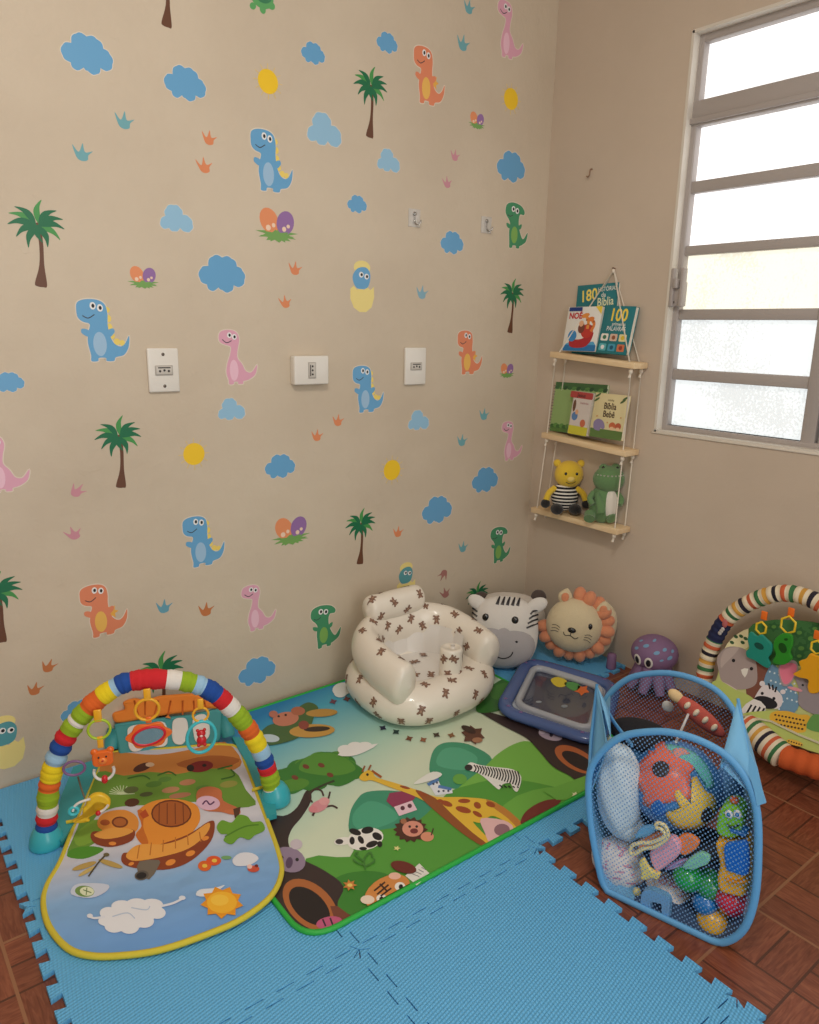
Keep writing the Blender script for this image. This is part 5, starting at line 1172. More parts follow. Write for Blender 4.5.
# plain cushion behind
cc = V((-.22, -.125, ET+.105)); r2, u2, d2 = face_frame(cc, CAM, .15)
rt = thing('animal_cushion', 'pale plump cushion with two dark round ears, mostly hidden behind the zebra cushion', 'cushion', (cc.x, cc.y, ET), 'plush cushions in the corner')
MB().ell(cc, (.14, .05, .10), m_pad, rotm(r2, d2, u2), de=pillow(0, 0, 0)).build('cushion_body', rt)
for s_, z_ in ((-.108, .066), (.11, .088)): MB().ell(cc+r2*s_+u2*z_, (.030, .02, .030), plush((86, 74, 70)), rotm(r2, d2, u2)).build('ear', rt)
rt = thing('animal_cushion', 'white zebra face cushion with big grey muzzle and smile', 'cushion', (zc_.x, zc_.y, ET), 'plush cushions in the corner')
Sz = MB(); Sz.ell(zc_, (.122, .062, .130), m_zw, R3, 40, 26, de=pillow(0, 0, 0)); Sz.build('cushion_body', rt)
def onf(x, y):   # front surface of the head by search
    lo, hi = 0, .12
    best = 0
    p = 3.2
    # implicit: scale along direction
    for k in range(30):
        mid = (lo+hi)/2; v_ = V((x/.122, mid/.062, y/.130)); dn = v_.normalized(); s_ = pillow(0, 0, 0)(dn)
        if v_.length < s_: lo = mid
        else: hi = mid
    return lo
def onp(x, y, off=0): return q3(x, y, onf(x, y)+off)
b = MB(); b.ell(q3(-.004, -.040, .024), (.116, .055, .088), m_mz, R3, 36, 20); b.build('muzzle', rt)
def mz(x, y, off=0):
    k = 1-((x+.004)/.116)**2-((y+.040)/.088)**2; return q3(x, y, .024+.055*math.sqrt(max(.02, k))+off)
MB().tube(sm([mz(-.034, -.062, .001), mz(-.018, -.078, .001), mz(.004, -.082, .001), mz(.026, -.072, .001), mz(.034, -.056, .001)], 6, False), .002, m_bk, 6).build('smile', rt)
for x, y in ((-.05, -.03), (.045, -.02)): MB().ell(mz(x, y), (.005, .002, .004), m_bk, R3, nu=10, nv=6).build('nostril', rt)
for x, y in ((-.068, .056), (.036, .054)):
    e_ = MB().ell(onp(x, y), (.0125, .006, .0135), m_eye, R3, nu=16, nv=10).build('eye', rt)
for x, y, a in ((-.10, .10, .5), (.112, .105, -.5)):
    ea = MB().ell(q3(x, y, .005), (.04, .013, .026), m_zw, rotm(r*math.cos(a)-u*math.sin(a), d, u*math.cos(a)+r*math.sin(a)), nu=18, nv=10); ea.build('ear', rt)
b = MB()
for k in range(5):
    x = -.03+k*.018; b.tube([onp(x, .103, .001), onp(x+.004, .118, .003), q3(x+.008, .13, .02)], lambda t: .0065*(1-.6*t), m_bk, 8, sq=(.6, 1))
b.build('mane_tuft', rt)
b = MB()
for k in range(4):
    y = .028+k*.016; b.tube([onp(.078+.004*k, y, .0012), onp(.098, y+.008, .001), q3(.117, y+.012, .01)], .0035, m_bk, 6); b.tube([onp(-.1, y-.005, .0012), q3(-.118, y+.003, .01)], .0035, m_bk, 6)
b.build('side_stripes', rt)
# lion
lc = V((-.155, -.405, ET+.152)); r, u, d = face_frame(lc, CAM, .05); al = .20
u_, r_ = u*math.cos(al)+r*math.sin(al), r*math.cos(al)-u*math.sin(al); u, r = u_, r_; R3 = rotm(r, d, u)
def q3(x, y, z): return lc+r*x+u*y+d*z
m_lf = plush((220, 204, 168)); m_man = plush((222, 146, 108))
rt = thing('animal_cushion', 'cream lion cushion with ruffled orange mane sitting in the corner', 'cushion', (lc.x, lc.y, ET), 'plush cushions in the corner')
MB().ell(lc+r*.035-d*.035-u*.006, (.105, .055, .118), m_lf, R3, de=pillow(0, 0, 0)).build('body', rt)
MB().ell(q3(-.012, .0, .01), (.1, .068, .100), m_lf, R3, 36, 22).build('face', rt)
for k in range(15):
    t = math.radians(-158+k*18.2); b = MB()
    rr0 = .110
    c = q3(rr0*math.cos(t)-.008, rr0*math.sin(t), -.008+.012*(k % 2)); ra = (r*math.cos(t)+u*math.sin(t)); ta = (-r*math.sin(t)+u*math.cos(t))
    b.ell(c, (.033, .024, .026), m_man, rotm(ra, ta, d), 14, 10); b.build('mane_tuft', rt)
for x, y in ((-.052, .026), (.038, .028)): MB().ell(q3(x, y, .062), (.0105, .006, .0125), m_eye, R3, nu=14, nv=8).build('eye', rt)
MB().ell(q3(-.018, .002, .078), (.015, .007, .010), m_eye, R3, nu=14, nv=8).build('nose', rt)
b = MB()
def lf(x, y, o=0): k = 1-((x+.012)/.1)**2-(y/.1)**2; return q3(x, y, .01+.068*math.sqrt(max(.02, k))+o)
b.tube([lf(-.018, -.006, .001), lf(-.018, -.018, .001)], .0013, m_bk, 6)
b.tube(sm([lf(-.044, -.014, .001), lf(-.036, -.024, .001), lf(-.018, -.019, .001), lf(0, -.026, .001), lf(.01, -.018, .001)], 5, False), .0014, m_bk, 6)
b.build('mouth', rt)
b = MB()
for s_ in (-1, 1):
    for k in range(3): b.tube(sm([lf(-.015+s_*.045, -.004-k*.009, .001), lf(-.015+s_*.058, .0-k*.011, .001), lf(-.015+s_*.072, -.006-k*.013, .001)], 3, False), .001, m_bk, 5)
b.build('whiskers', rt)
for x, y in ((-.07, .098), (.07, .092)):
    b = MB(); b.ell(q3(x, y, .012), (.026, .012, .030), m_lf, R3, 16, 10, de=lambda d_: 1-.35*max(0, d_.z)*abs(d_.x)); b.build('ear', rt)
    MB().ell(q3(x, y-.002, .023), (.014, .005, .017), m_man, R3, 12, 8).build('inner_ear', rt)
# ================================================================ WATER MAT
tz0 = PZ+.001
tp = [fl(493, 711, tz0+.02), fl(526, 657, tz0+.02), None, fl(603, 747, tz0+.02)]
tp[2] = tp[1]+tp[3]-tp[0]
tp = [V((p.x, p.y)) for p in tp]
def rcor(cs, rr, n=8):
    o = []
    for i, c in enumerate(cs):
        a, b_ = cs[i-1], cs[(i+1) % len(cs)]; p, q = c+(a-c).normalized()*rr, c+(b_-c).normalized()*rr
        for k in range(n): t = k/(n-1); o.append(p*(1-t)**2+c*2*t*(1-t)+q*t*t)
    return o
wm = thing('water_play_mat', 'blue inflatable baby water mat with clear window and floating shapes, beside the seat', 'water mat', ((tp[0].x+tp[2].x)/2, (tp[0].y+tp[2].y)/2, tz0))
tc_ = (tp[0]+tp[2])/2
def shr(cs, dd): 
    return [c+(tc_-c).normalized()*dd for c in cs]
m_navy = mat((72, 98, 156), .25, coat=.4); m_navyr = mat((70, 84, 150), .3, coat=.4)
rim = rcor(shr(tp, .028), .07)
MB().tube([V((p.x, p.y, tz0+.017)) for p in rim], .019, m_navy, 14, closed=True, sq=(.85, 1.25)).build('inflated_rim', wm)
inn = rcor(shr(tp, .085), .05)
MB().prism(rcor(shr(tp, .03), .07), FR2, .012, mat((190, 200, 214), .2, coat=.6), z0=tz0+.002).build('printed_base', wm)
MB().tube([V((p.x, p.y, tz0+.022)) for p in inn], .013, mat((206, 212, 222), .12, coat=.6, alpha=.6), 10, closed=True).build('clear_seam', wm)
MB().prism(inn, FR2, .001, mat((58, 66, 90), .15, coat=.8), z0=tz0+.0145).build('water_window', wm)
for pts_, c_, n_ in (([(602, 300), (622, 292), (646, 302), (640, 318), (618, 318)], (226, 204, 60), 3), ([(640, 308), (664, 306), (684, 316), (670, 330), (650, 322)], (90, 160, 84), 3), (star(688, 328, 22, 13, 5, .4, .7), (226, 112, 50), 0), (el(570, 360, 8, 3), (150, 160, 170), 0), (el(640, 372, 9, 4), (140, 150, 160), 0)):
    W_ = FArt(330, 570, 2.73, tz0+.0158, inn); W_.add(pts_, c_, n_); W_.b.build('floating_shape', wm)
sb_ = MB(); 
for i, p in enumerate(rim):
    if i % 3: continue
    for qd in range(1):
        c = V((p.x, p.y, tz0+.017+.0165)); sb_.poly([c+V((.009*math.cos(t), .009*math.sin(t), 0)) if j % 2 else c+V((.004*math.cos(t), .004*math.sin(t), 0)) for j, t in enumerate([2*PI*j/10 for j in range(10)])], mat(((120, 90, 150), (210, 150, 90), (90, 160, 190))[i % 3], .4))
sb_.build('star_print', wm)
# ================================================================ OCTOPUS
oc = V((-.09, -.688, .142)); r, u, d = face_frame(oc, CAM, .0); R3 = rotm(r, d, u)
def q3(x, y, z): return oc+r*x+u*y+d*z
m_pur = mat((132, 102, 138), .7, bump=.4, bscale=200); m_spot = mat((120, 164, 200), .7)
rt = thing('octopus_toy', 'purple octopus toy with blue spots and round eyes behind the hamper', 'toy', (oc.x, oc.y, 0))
hd = MB(); hd.ell(oc, (.078, .07, .062), m_pur, R3, 36, 22); So = hd.S; hd.build("head", rt)
b = MB()
for u0_, v0_, s_ in ((.235, .64, 1), (.33, .72, 1.1), (.17, .7, .9), (.4, .62, .9), (.27, .86, 1.1), (.14, .56, 1), (.10, .66, .8), (.42, .76, .8), (.2, .52, .6)): b.decal(So, u0_, v0_, el(0, 0, .02*s_, .035*s_, 20), 1, 1, m_spot, off=.0008, ctr=oc)
b.build('spots', rt)
def osf(x, y): k = 1-(x/.078)**2-(y/.062)**2; return .07*math.sqrt(max(.02, k))
for x in (-.052, -.016):
    y = -.012; c = q3(x, y, osf(x, y))
    nn = V((x/.078**2, y/.062**2, osf(x, y)/.07**2)); nrm = (r*nn.x+u*nn.y+d*nn.z).normalized(); t1 = (Z-nrm*nrm.z).normalized(); R4 = rotm(t1.cross(nrm)*-1, nrm, t1)
    MB().ell(c, (.0145, .003, .021), mat((226, 222, 216), .4), R4, nu=20, nv=10).build('eye_white', rt)
    MB().ell(c+nrm*.0022, (.0085, .0025, .014), mat((26, 24, 30), .3), R4, nu=16, nv=10).build('pupil', rt)
for k in range(8):
    t = 2*PI*k/8+.2; e_ = V((math.cos(t), math.sin(t), 0))
    xm = .066 if e_.x > .2 else .095
    MB().tube(sm([oc+e_*.035+V((0, 0, -.04)), oc+e_*.055+V((0, 0, -.09)), oc+e_*(xm*.7)+V((0, 0, -.108)), V((oc.x+e_.x*xm*.8, oc.y+e_.y*xm*.8, .018))], 5, False), lambda t_: .024-.010*t_, m_pur, 12).build('tentacle', rt)
p = wb(611, 668, -.06)
tag(MB().lathe([(.001, 0), (.017, 0), (.018, .004), (.0165, .05), (.014, .056), (.001, .057)], (-.075, p.y-.01, ET), (0, 0, 1), m_pur, 20).build('stacking_peg', base=(-.075, p.y-.01, .012)), 'short purple peg standing on the floor between the lion cushion and the hamper', 'toy')
# ================================================================ MESH HAMPER AND ITS TOYS
ha = math.radians(15); HN = V((-math.cos(ha), -math.sin(ha), 0)); HD = V((math.sin(ha), -math.cos(ha), 0)); HA = V((-.95, -1.38, .0))
def hf(s, z, dep=0): return HA+HD*s+Z*z-HN*dep          # s along the front, dep into the hamper
def hpx(x, y, dep=0):                                    # crop px of the front view -> inside point
    return hit(x, y, HA-HN*dep, HN)
def P7(cx, cy_, dep): return hpx(600+cx/4.656, 720+cy_/4.656, dep)
m_nyl = mat((122, 188, 232), .5, bump=.3, bscale=90, alpha=.93); m_rimf = mat((98, 166, 218), .55)
net, nt, b7, L = node_mat('light_blue_net')
b7.inputs['Base Color'].default_value = lin((116, 158, 204)); b7.inputs['Roughness'].default_value = .6
uvn = nt.nodes.new('ShaderNodeUVMap').outputs[0]; sp_ = nt.nodes.new('ShaderNodeSeparateXYZ'); L(uvn, sp_.inputs[0])
def cell(off):
    a = mnode(nt, 'SUBTRACT', mnode(nt, 'FRACT', mnode(nt, 'ADD', mnode(nt, 'DIVIDE', sp_.outputs[0], .0094), off)), .5)
    c = mnode(nt, 'SUBTRACT', mnode(nt, 'FRACT', mnode(nt, 'ADD', mnode(nt, 'DIVIDE', sp_.outputs[1], .0120), off)), .5)
    return mnode(nt, 'SQRT', mnode(nt, 'ADD', mnode(nt, 'MULTIPLY', a, a), mnode(nt, 'MULTIPLY', c, c)))
hole = mnode(nt, 'LESS_THAN', mnode(nt, 'MINIMUM', cell(0), cell(.5)), .365)
L(mnode(nt, 'SUBTRACT', 1, hole), b7.inputs['Alpha'])
hm = thing('mesh_hamper', 'light blue pop-up mesh hamper full of toys standing on the brown tile floor', 'hamper', (-.80, -1.24, 0))
# front hoop outline in (s,z)
front = []
for x_, y_ in ((270, 293), (165, 310), (90, 370), (61, 440), (63, 560), (86, 700), (118, 805), (200, 880), (330, 945), (450, 972), (510, 962), (562, 915), (592, 820), (602, 690), (598, 550), (568, 455), (512, 380), (440, 333), (355, 302)):
    q_ = hpx(570+x_/3.2, 640+y_/3.2)-HA; front.append((q_.dot(HD), max(.008, q_.z)))
front = sm(front, 4)
DEP = .33; SH = -.105
def fpt(p, dep=0): k = dep/DEP; return hf(p[0]+SH*k, max(.008, p[1]*(1-.07*k)), dep)
def panel(dep, name):
    c = V((-.075, .21)); k = len(front); b = MB(); vs = [fpt(c, dep)]; uv = [c]
    for rr in range(1, 7):
        for p in front: q = c+(p-c)*rr/6; vs.append(fpt(q, dep)); uv.append(q)
    fs = []
    for i in range(k):
        j = (i+1) % k; fs.append([0, 1+i, 1+j])
        for rr in range(5): fs.append([1+rr*k+i, 1+(rr+1)*k+i, 1+(rr+1)*k+j, 1+rr*k+j])
    b.add(vs, fs, net, True, [[tuple(uv[x]) for x in f] for f in fs]); return b.build(name, hm)
panel(0, 'front_net'); panel(DEP, 'back_net')
for dep, nm in ((0, 'front_hoop'), (DEP, 'back_hoop')):
    MB().tube([fpt(p, dep) for p in front], .0062, m_rimf, 10, closed=True, sq=(1.25, .9)).build(nm, hm)
# side fabric: bottom, left and right strips joining the hoops (open at the top)
k = len(front)
idx = [i for i in range(k)]
ang = [math.degrees(math.atan2(p.y-.2, p.x+.075)) for p in front]
def strip(i0, i1, name, m, lift=None):
    ids = [i % k for i in range(i0, i1+1)]
    def S(u, v):
        x = u*(len(ids)-1); i = min(int(x), len(ids)-2) if len(ids) > 1 else 0; f = x-i
        p = front[ids[i]].lerp(front[ids[i+1]], f); sag = math.sin(PI*v)*.012
        c = V((-.075, .21)); q = p+(c-p).normalized()*sag; return fpt(q, v*DEP)
    MB().grid(S, len(ids)*2, 8, m).build(name, hm)
# indices: order starts top centre going left, down, right, up (6 samples per key point)
strip(8, 28, 'left_side', m_nyl); strip(28, 44, 'base_panel', mat((60, 84, 120), .6)); strip(44, 60, 'right_side', m_nyl)
# raised corner gussets with handles
def gus(key_i, apex_px, nm):
    a, b_ = fpt(front[key_i], 0), fpt(front[key_i], DEP)
    return a, b_
fl_t, bl_t = fpt(front[8], 0), fpt(front[10], DEP)
apL = hpx(597, 684, .12)
def tri(P, name, m):
    b = MB(); n_ = 8
    A_, B2, C2_ = P
    vs = []; 
    for i in range(n_+1):
        for j in range(n_+1-i):
            u_, v_ = i/n_, j/n_; q = A_*(1-u_-v_)+B2*u_+C2_*v_; w3 = (1-u_-v_)*u_*v_*27; q = q+HD*(.012*w3)+Z*0; vs.append(q)
    ix = {}; c = 0
    for i in range(n_+1):
        for j in range(n_+1-i): ix[i, j] = c; c += 1
    fs = []
    for i in range(n_):
        for j in range(n_-i):
            fs.append([ix[i, j], ix[i+1, j], ix[i, j+1]])
            if j < n_-i-1: fs.append([ix[i+1, j], ix[i+1, j+1], ix[i, j+1]])
    b.add(vs, fs, m); o = b.build(name, hm, solid=.0015); return o
lf0 = hpx(588, 800, 0.0); lf1 = fpt(front[6], 0); bk1 = fpt(front[12], DEP)
tri((apL, lf0, hpx(608, 748, .012)), 'corner_flap', m_nyl); tri((apL, lf0, bk1), 'corner_flap', m_nyl)
tri((apL, hpx(612, 742, .0), hpx(603, 706, .20)), 'corner_flap', m_nyl)
MB().tube([apL, apL.lerp(lf0, .5)+HD*-.004, lf0], .0035, m_rimf, 8).build('corner_piping', hm)
MB().tube(sm([hpx(602, 700, .2), hpx(614, 722, .1), hpx(632, 745, .02)], 5, False), .0055, m_rimf, 8, sq=(1, .5)).build('corner_strap', hm)
apR = hpx(738, 699, .14)
rf0 = hpx(757, 800, 0.0); rbk = fpt(front[-8], DEP)
tri((apR, hpx(720, 765, 0), rf0), 'corner_flap', m_nyl); tri((apR, rf0, hpx(730, 735, .3)), 'corner_flap', m_nyl)
tri((apR, hpx(757, 830, .04), hpx(760, 790, .22)), 'corner_flap', m_nyl)
MB().tube([apR, apR.lerp(rf0, .5), rf0], .0035, m_rimf, 8).build('corner_piping', hm)
MB().tube(sm([hpx(722, 766, -.004), hpx(731, 757, .05), hpx(743, 752, .1)], 4, False), .0045, m_rimf, 8, sq=(1, .5)).build('corner_strap', hm)
hd_o = [hpx(x, y, -.006) for x, y in ((749, 752), (757, 768), (762, 790), (766, 803), (757, 806), (754, 790), (748, 770))]
b = MB(); b.add([p for p in hd_o]+[p-HN*.004 for p in hd_o], [list(range(7)), [7+i for i in range(7)][::-1]]+[[i, (i+1) % 7, 7+(i+1) % 7, 7+i] for i in range(7)], m_nyl, False); b.build('carry_handle', hm)
# ---- toys inside
r, u, d = HD.copy(), Z.copy(), HN.copy(); R3 = rotm(r, d, u)
HG = 'toys inside the mesh hamper'
def hshape(pts, c, dep): return [V(((P7(*p, dep)-c).dot(HD), (P7(*p, dep)-c).dot(Z))) for p in pts]
# pale blue pillow
c = P7(90, 325, .062); m_pb = plush((206, 224, 236))
rt = thing('plush_pillow', 'pale blue-grey plush pillow pressed against the left inside of the hamper', 'pillow', c)
MB().ell(c, (.050, .050, .110), m_pb, rotm((r+u*.1).normalized(), d, (u-r*.1).normalized()), 30, 20, de=lambda q: 1+.06*math.sin(q.x*6+q.z*5)*math.cos(q.y*4)).build('pillow_body', rt)
b = MB(); b.ell(P7(130, 490, .07), (.036, .034, .032), m_pb); b.build('pillow_corner', rt)
# puzzle ball
c = P7(355, 305, .125); rt = thing('puzzle_ball', 'big puzzle ball of coral, yellow, teal and blue pieces at the top of the hamper', 'ball', c)
b = MB(); b.ell(c, .094, pl((70, 130, 196)), R3, 48, 30); b.build('ball_core', rt)
def ballp(pts, m, name, lift=.004):
    P = [P7(*p, .03) for p in pts]; b = MB(); k_ = len(P); cen = sum(P, V((0, 0, 0)))/k_
    def prj(q):
        dr = (q-CAM).normalized(); oc_ = CAM-c; bb = oc_.dot(dr); disc = bb*bb-(oc_.length_squared-(.094+lift)**2)
        if disc < 0: return c+(q-c).normalized()*(.094+lift)
        return CAM+dr*(-bb-math.sqrt(disc))
    vs = [prj(cen)]; fs = []
    for rr in range(1, 6):
        for q in P: vs.append(prj(cen.lerp(q, rr/5)))
    for q in P: s_ = prj(q); vs.append(c+(s_-c).normalized()*.090)
    for i in range(k_):
        j = (i+1) % k_; fs.append([0, 1+i, 1+j])
        for rr in range(5): fs.append([1+rr*k_+i, 1+(rr+1)*k_+i, 1+(rr+1)*k_+j, 1+rr*k_+j])
    b.add(vs, fs, m); b.build(name, rt)
def jig(cx, cy_, R_, n, rot=0):
    o = []
    for i in range(n*8):
        t = 2*PI*i/(n*8)+rot; q = (i % 8); rr = R_*(1.09 if q in (0, 1, 2, 3) else .86); o.append((cx+rr*math.cos(t), cy_+rr*math.sin(t)))
    return o
ballp(sm(jig(295, 262, 148, 5, .5), 2), pl((232, 116, 92)), 'coral_piece')
ballp(sm([(305, 440), (340, 430), (380, 425), (345, 350), (370, 325), (420, 390), (450, 350), (425, 285), (450, 262), (490, 330), (530, 350), (545, 420), (505, 480), (440, 515), (350, 500)], 2), pl((238, 200, 88)), 'yellow_piece', .0045)
ballp(sm([(300, 112), (370, 120), (440, 150), (500, 210), (535, 300), (500, 315), (470, 250), (420, 200), (380, 180), (330, 150)], 2), pl((110, 200, 196)), 'teal_piece', .0042)
ballp(sm([(340, 135), (385, 130), (420, 155), (380, 160), (355, 175)], 2), pl((220, 150, 140)), 'pink_piece', .006)
ballp(sm([(238, 395), (270, 370), (300, 400), (300, 440), (265, 450), (240, 430)], 2), pl((44, 104, 190)), 'blue_piece', .0042)
ballp(el(283, 228, 40, 38), mat((60, 50, 50), .5), 'round_hole', .0052); ballp(el(498, 442, 24, 38, 25), mat((50, 44, 48), .5), 'oval_hole', .0056)
# small plush behind, blue cloth
def blob(name, cat, lb, c, rad, m, de=None, rot=None): return tag(MB().ell(c, rad, m, rot or R3, 24, 16, de=de).build(name, base=c), lb, cat, HG)
c_ = P7(610, 300, .2); blob('blue_cloth', 'cloth', 'crumpled blue cloth behind the puzzle ball at the right inside the hamper', c_, (.03, .05, .06), fab((92, 148, 204)), lambda q: 1+.12*math.sin(9*q.x+7*q.z))
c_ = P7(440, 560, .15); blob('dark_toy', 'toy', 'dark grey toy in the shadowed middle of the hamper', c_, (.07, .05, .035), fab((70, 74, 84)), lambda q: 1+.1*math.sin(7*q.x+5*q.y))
c_ = P7(180, 150, .16); blob('blue_plush', 'soft toy', 'blue soft toy showing between the pillow and the puzzle ball', c_, (.04, .04, .06), plush((86, 150, 200)))
# green car with eyes
c = P7(612, 440, .055); gp_ = pl((128, 200, 50)); rt = thing('toy_car', 'lime green toy car face with two eyes at the right inside the hamper', 'toy car', c, HG)
b = MB().prism(sm(hshape([(555, 470), (570, 400), (600, 372), (650, 380), (675, 420), (668, 500), (640, 525), (590, 520), (560, 500)], c, .055), 3), (c, HD, Z, HN), .05, gp_, z0=-.025, bev=.006); b.build('car_body', rt)
for x in (600, 640):
    q = P7(x, 438, .028); MB().ell(q, (.0078, .003, .009), pl((236, 236, 236)), R3, nu=14, nv=8).build('eye', rt); MB().ell(q+HN*.002, (.0042, .002, .005), pl((40, 120, 190)), R3, nu=10, nv=8).build('pupil', rt)
MB().tube(sm([P7(590, 485, .027), P7(615, 500, .027), P7(648, 488, .027)], 4, False), .002, pl((44, 60, 30)), 6).build('smile', rt)
MB().ell(P7(626, 372, .045), (.009, .009, .008), pl((228, 110, 60)), nu=12, nv=8).build('siren', rt)
MB().box(P7(650, 510, .04), (.03, .03, .008), pl((40, 110, 190)), R3, bev=.002).build('bumper', rt)
# yellow truck with blue window
c = P7(628, 660, .05); yp = pl((238, 178, 44)); rt = thing('toy_truck', 'yellow toy truck with a large blue window at the right inside the hamper', 'toy truck', c, HG)
MB().prism(sm(hshape([(555, 545), (600, 540), (685, 550), (694, 600), (692, 775), (640, 782), (575, 760), (562, 700), (575, 640)], c, .05), 3), (c, HD, Z, HN), .06, yp, z0=-.03, bev=.006).build('truck_body', rt)
MB().prism(sm(hshape([(585, 575), (640, 562), (690, 568), (692, 712), (620, 705), (592, 690), (582, 640)], c, .018), 3), (c, HD, Z, HN), .008, pl((28, 106, 206)), z0=.029, bev=.002).build('window', rt)
MB().tube(sm([P7(590, 745, .016), P7(640, 756, .016), P7(688, 750, .016)], 4, False), .003, pl((206, 140, 30)), 8).build('bumper', rt)
# small balls
for (x, y, dep, R_, col, lb) in ((408, 730, .045, .030, (26, 158, 70), 'shiny green plastic ball under the mint leaf teether, the left one'), (510, 765, .06, .031, (36, 148, 78), 'green plastic ball left of the yellow truck, the right one of two'),
        (490, 848, .05, .026, (30, 120, 200), 'shiny blue plastic ball below the two green balls'), (545, 850, .08, .022, (44, 110, 190), 'smaller blue ball tucked behind the red ball in the hamper'), (618, 832, .055, .035, (206, 40, 66), 'red plastic ball below the yellow truck')):
    c_ = P7(x, y, dep); tag(MB().ell(c_, R_, mat(col, .15, coat=.6), nu=30, nv=20).build('play_ball', base=c_-Z*R_), lb, 'ball', 'plastic balls in the hamper')
c_ = P7(535, 950, .05); rt = thing('toy_shell', 'mustard yellow ribbed toy at the bottom right of the hamper', 'toy', c_, HG)
MB().ell(c_, (.036, .034, .036), pl((226, 176, 56)), R3, 30, 20, de=lambda q: 1+.08*abs(math.sin(4*math.atan2(q.x, q.z)))).build('shell_body', rt)
MB().ell(P7(590, 925, .07), (.022, .016, .012), pl((226, 110, 60)), R3, 20, 12, de=lambda q: 1+.15*math.sin(8*q.x)).build('orange_fin', rt)
# teether bunch
TB2 = 'teether keys in the hamper'
def plate(name, cat, lb, pts, dep, m, th=.012, smo=3, g=HG):
    P = [P7(*p, dep) for p in pts]; c = sum(P, V((0, 0, 0)))/len(P); sh_ = [V(((q-c).dot(HD), (q-c).dot(Z))) for q in P]
    return tag(MB().prism(sm(sh_, smo), (c, HD, Z, HN), th, m, z0=-th/2, bev=th*.25).build(name, base=c), lb, cat, g)
rt = tag(MB().tube(sm([P7(x, y, .012) for x, y in ((140, 612), (150, 585), (190, 572), (240, 570), (300, 540), (290, 510), (262, 500), (268, 480), (300, 490), (318, 530), (300, 562), (250, 592), (200, 600), (165, 622), (145, 622))], 4), .0042, pl((236, 222, 170)), 8, closed=True).build('teether_ring'), 'cream wavy teether ring in the middle of the hamper', 'teether', HG)
plate('teether', 'teether', 'pink oval rattle handle beside the cream teether ring', [(235, 620), (262, 570), (310, 540), (350, 540), (378, 580), (370, 625), (330, 660), (290, 690), (262, 690)], .03, pl((240, 176, 196)), .02)
plate('teether_petal', 'teether', 'orange petal-shaped teether key right of the pink handle', [(370, 540), (420, 530), (465, 565), (440, 605), (400, 625), (375, 610)], .04, pl((240, 140, 74)))
plate('teether_petal', 'teether', 'peach teether key above the pink handle under the cream ring', [(180, 560), (240, 525), (300, 530), (290, 570), (220, 600), (185, 600)], .035, pl((232, 160, 122)))
plate('teether_petal', 'teether', 'light blue teether key beneath the corner of the pale pillow', [(165, 545), (190, 500), (235, 488), (262, 505), (240, 530), (200, 545)], .03, pl((110, 176, 224)))
plate('teether_leaf', 'teether', 'mint green leaf-shaped teether key above the green balls', [(385, 680), (420, 640), (470, 612), (512, 632), (505, 665), (470, 680), (440, 692), (410, 690)], .03, pl((140, 212, 186)))
plate('teether_petal', 'teether', 'lilac teether key under the pink handle', [(305, 690), (350, 655), (410, 645), (395, 670), (340, 692)], .04, pl((196, 168, 216)))
plate('teether_star', 'teether', 'pale yellow star teether hanging below the pink handle', [(185, 660), (205, 640), (225, 675), (250, 700), (282, 712), (270, 738), (240, 730), (215, 742), (192, 732), (195, 700)], .02, pl((240, 222, 130)))
# patterned cloths
clo, nt, b8, L = node_mat('white_cloth_with_pink_print')
tcc = nt.nodes.new('ShaderNodeTexCoord').outputs['Object']; mp = nt.nodes.new('ShaderNodeMapping'); L(tcc, mp.inputs[0]); mp.inputs['Scale'].default_value = (26, 26, 60); mp.inputs['Rotation'].default_value = (.3, .9, .4)
n = nt.nodes.new('ShaderNodeTexNoise'); n.inputs['Scale'].default_value = 1.6; n.inputs['Detail'].default_value = 2; L(mp.outputs[0], n.inputs['Vector'])
L(ramp(nt, n.outputs['Fac'], [(.0, (90, 130, 140)), (.34, (228, 222, 222)), (.58, (232, 226, 224)), (.62, (196, 84, 140)), (.70, (226, 216, 220))]), b8.inputs['Base Color']); b8.inputs['Roughness'].default_value = .95
def crumple(a_): return lambda q: 1+a_*math.sin(11*q.x+6*q.z)+a_*.7*math.sin(17*q.z-9*q.x)
c_ = P7(90, 665, .07); blob('patterned_cloth', 'cloth', 'white cloth with pink and green print crumpled under the pale pillow', c_, (.062, .045, .058), clo, crumple(.05), rotm((r-u*.6).normalized(), d, (u+r*.6).normalized()))
c_ = P7(372, 872, .085); blob('patterned_cloth', 'cloth', 'striped white and pink cloth lying at the bottom middle of the hamper', c_, (.088, .045, .042), clo, crumple(.05), rotm((r-u*.62).normalized(), d, (u+r*.62).normalized()))
# blue frame
c = P7(255, 862, .012); rt = thing('square_ring_toy', 'light blue square ring toy with a hole at the bottom of the hamper', 'toy', c, HG)
ou = hshape([(200, 790), (240, 780), (320, 815), (332, 840), (325, 940), (300, 948), (210, 905), (190, 880)], c, .012)
inr = hshape([(238, 834), (292, 846), (294, 898), (242, 888)], c, .012)
b = MB(); po_ = rcor(ou, .008, 4); n1 = len(po_); ii = [inr[0].lerp(inr[1], 0)]
th = .016
pin = rcor(inr, .003, 4)
def near(p): return min(range(len(pin)), key=lambda i: (pin[i]-p).length)
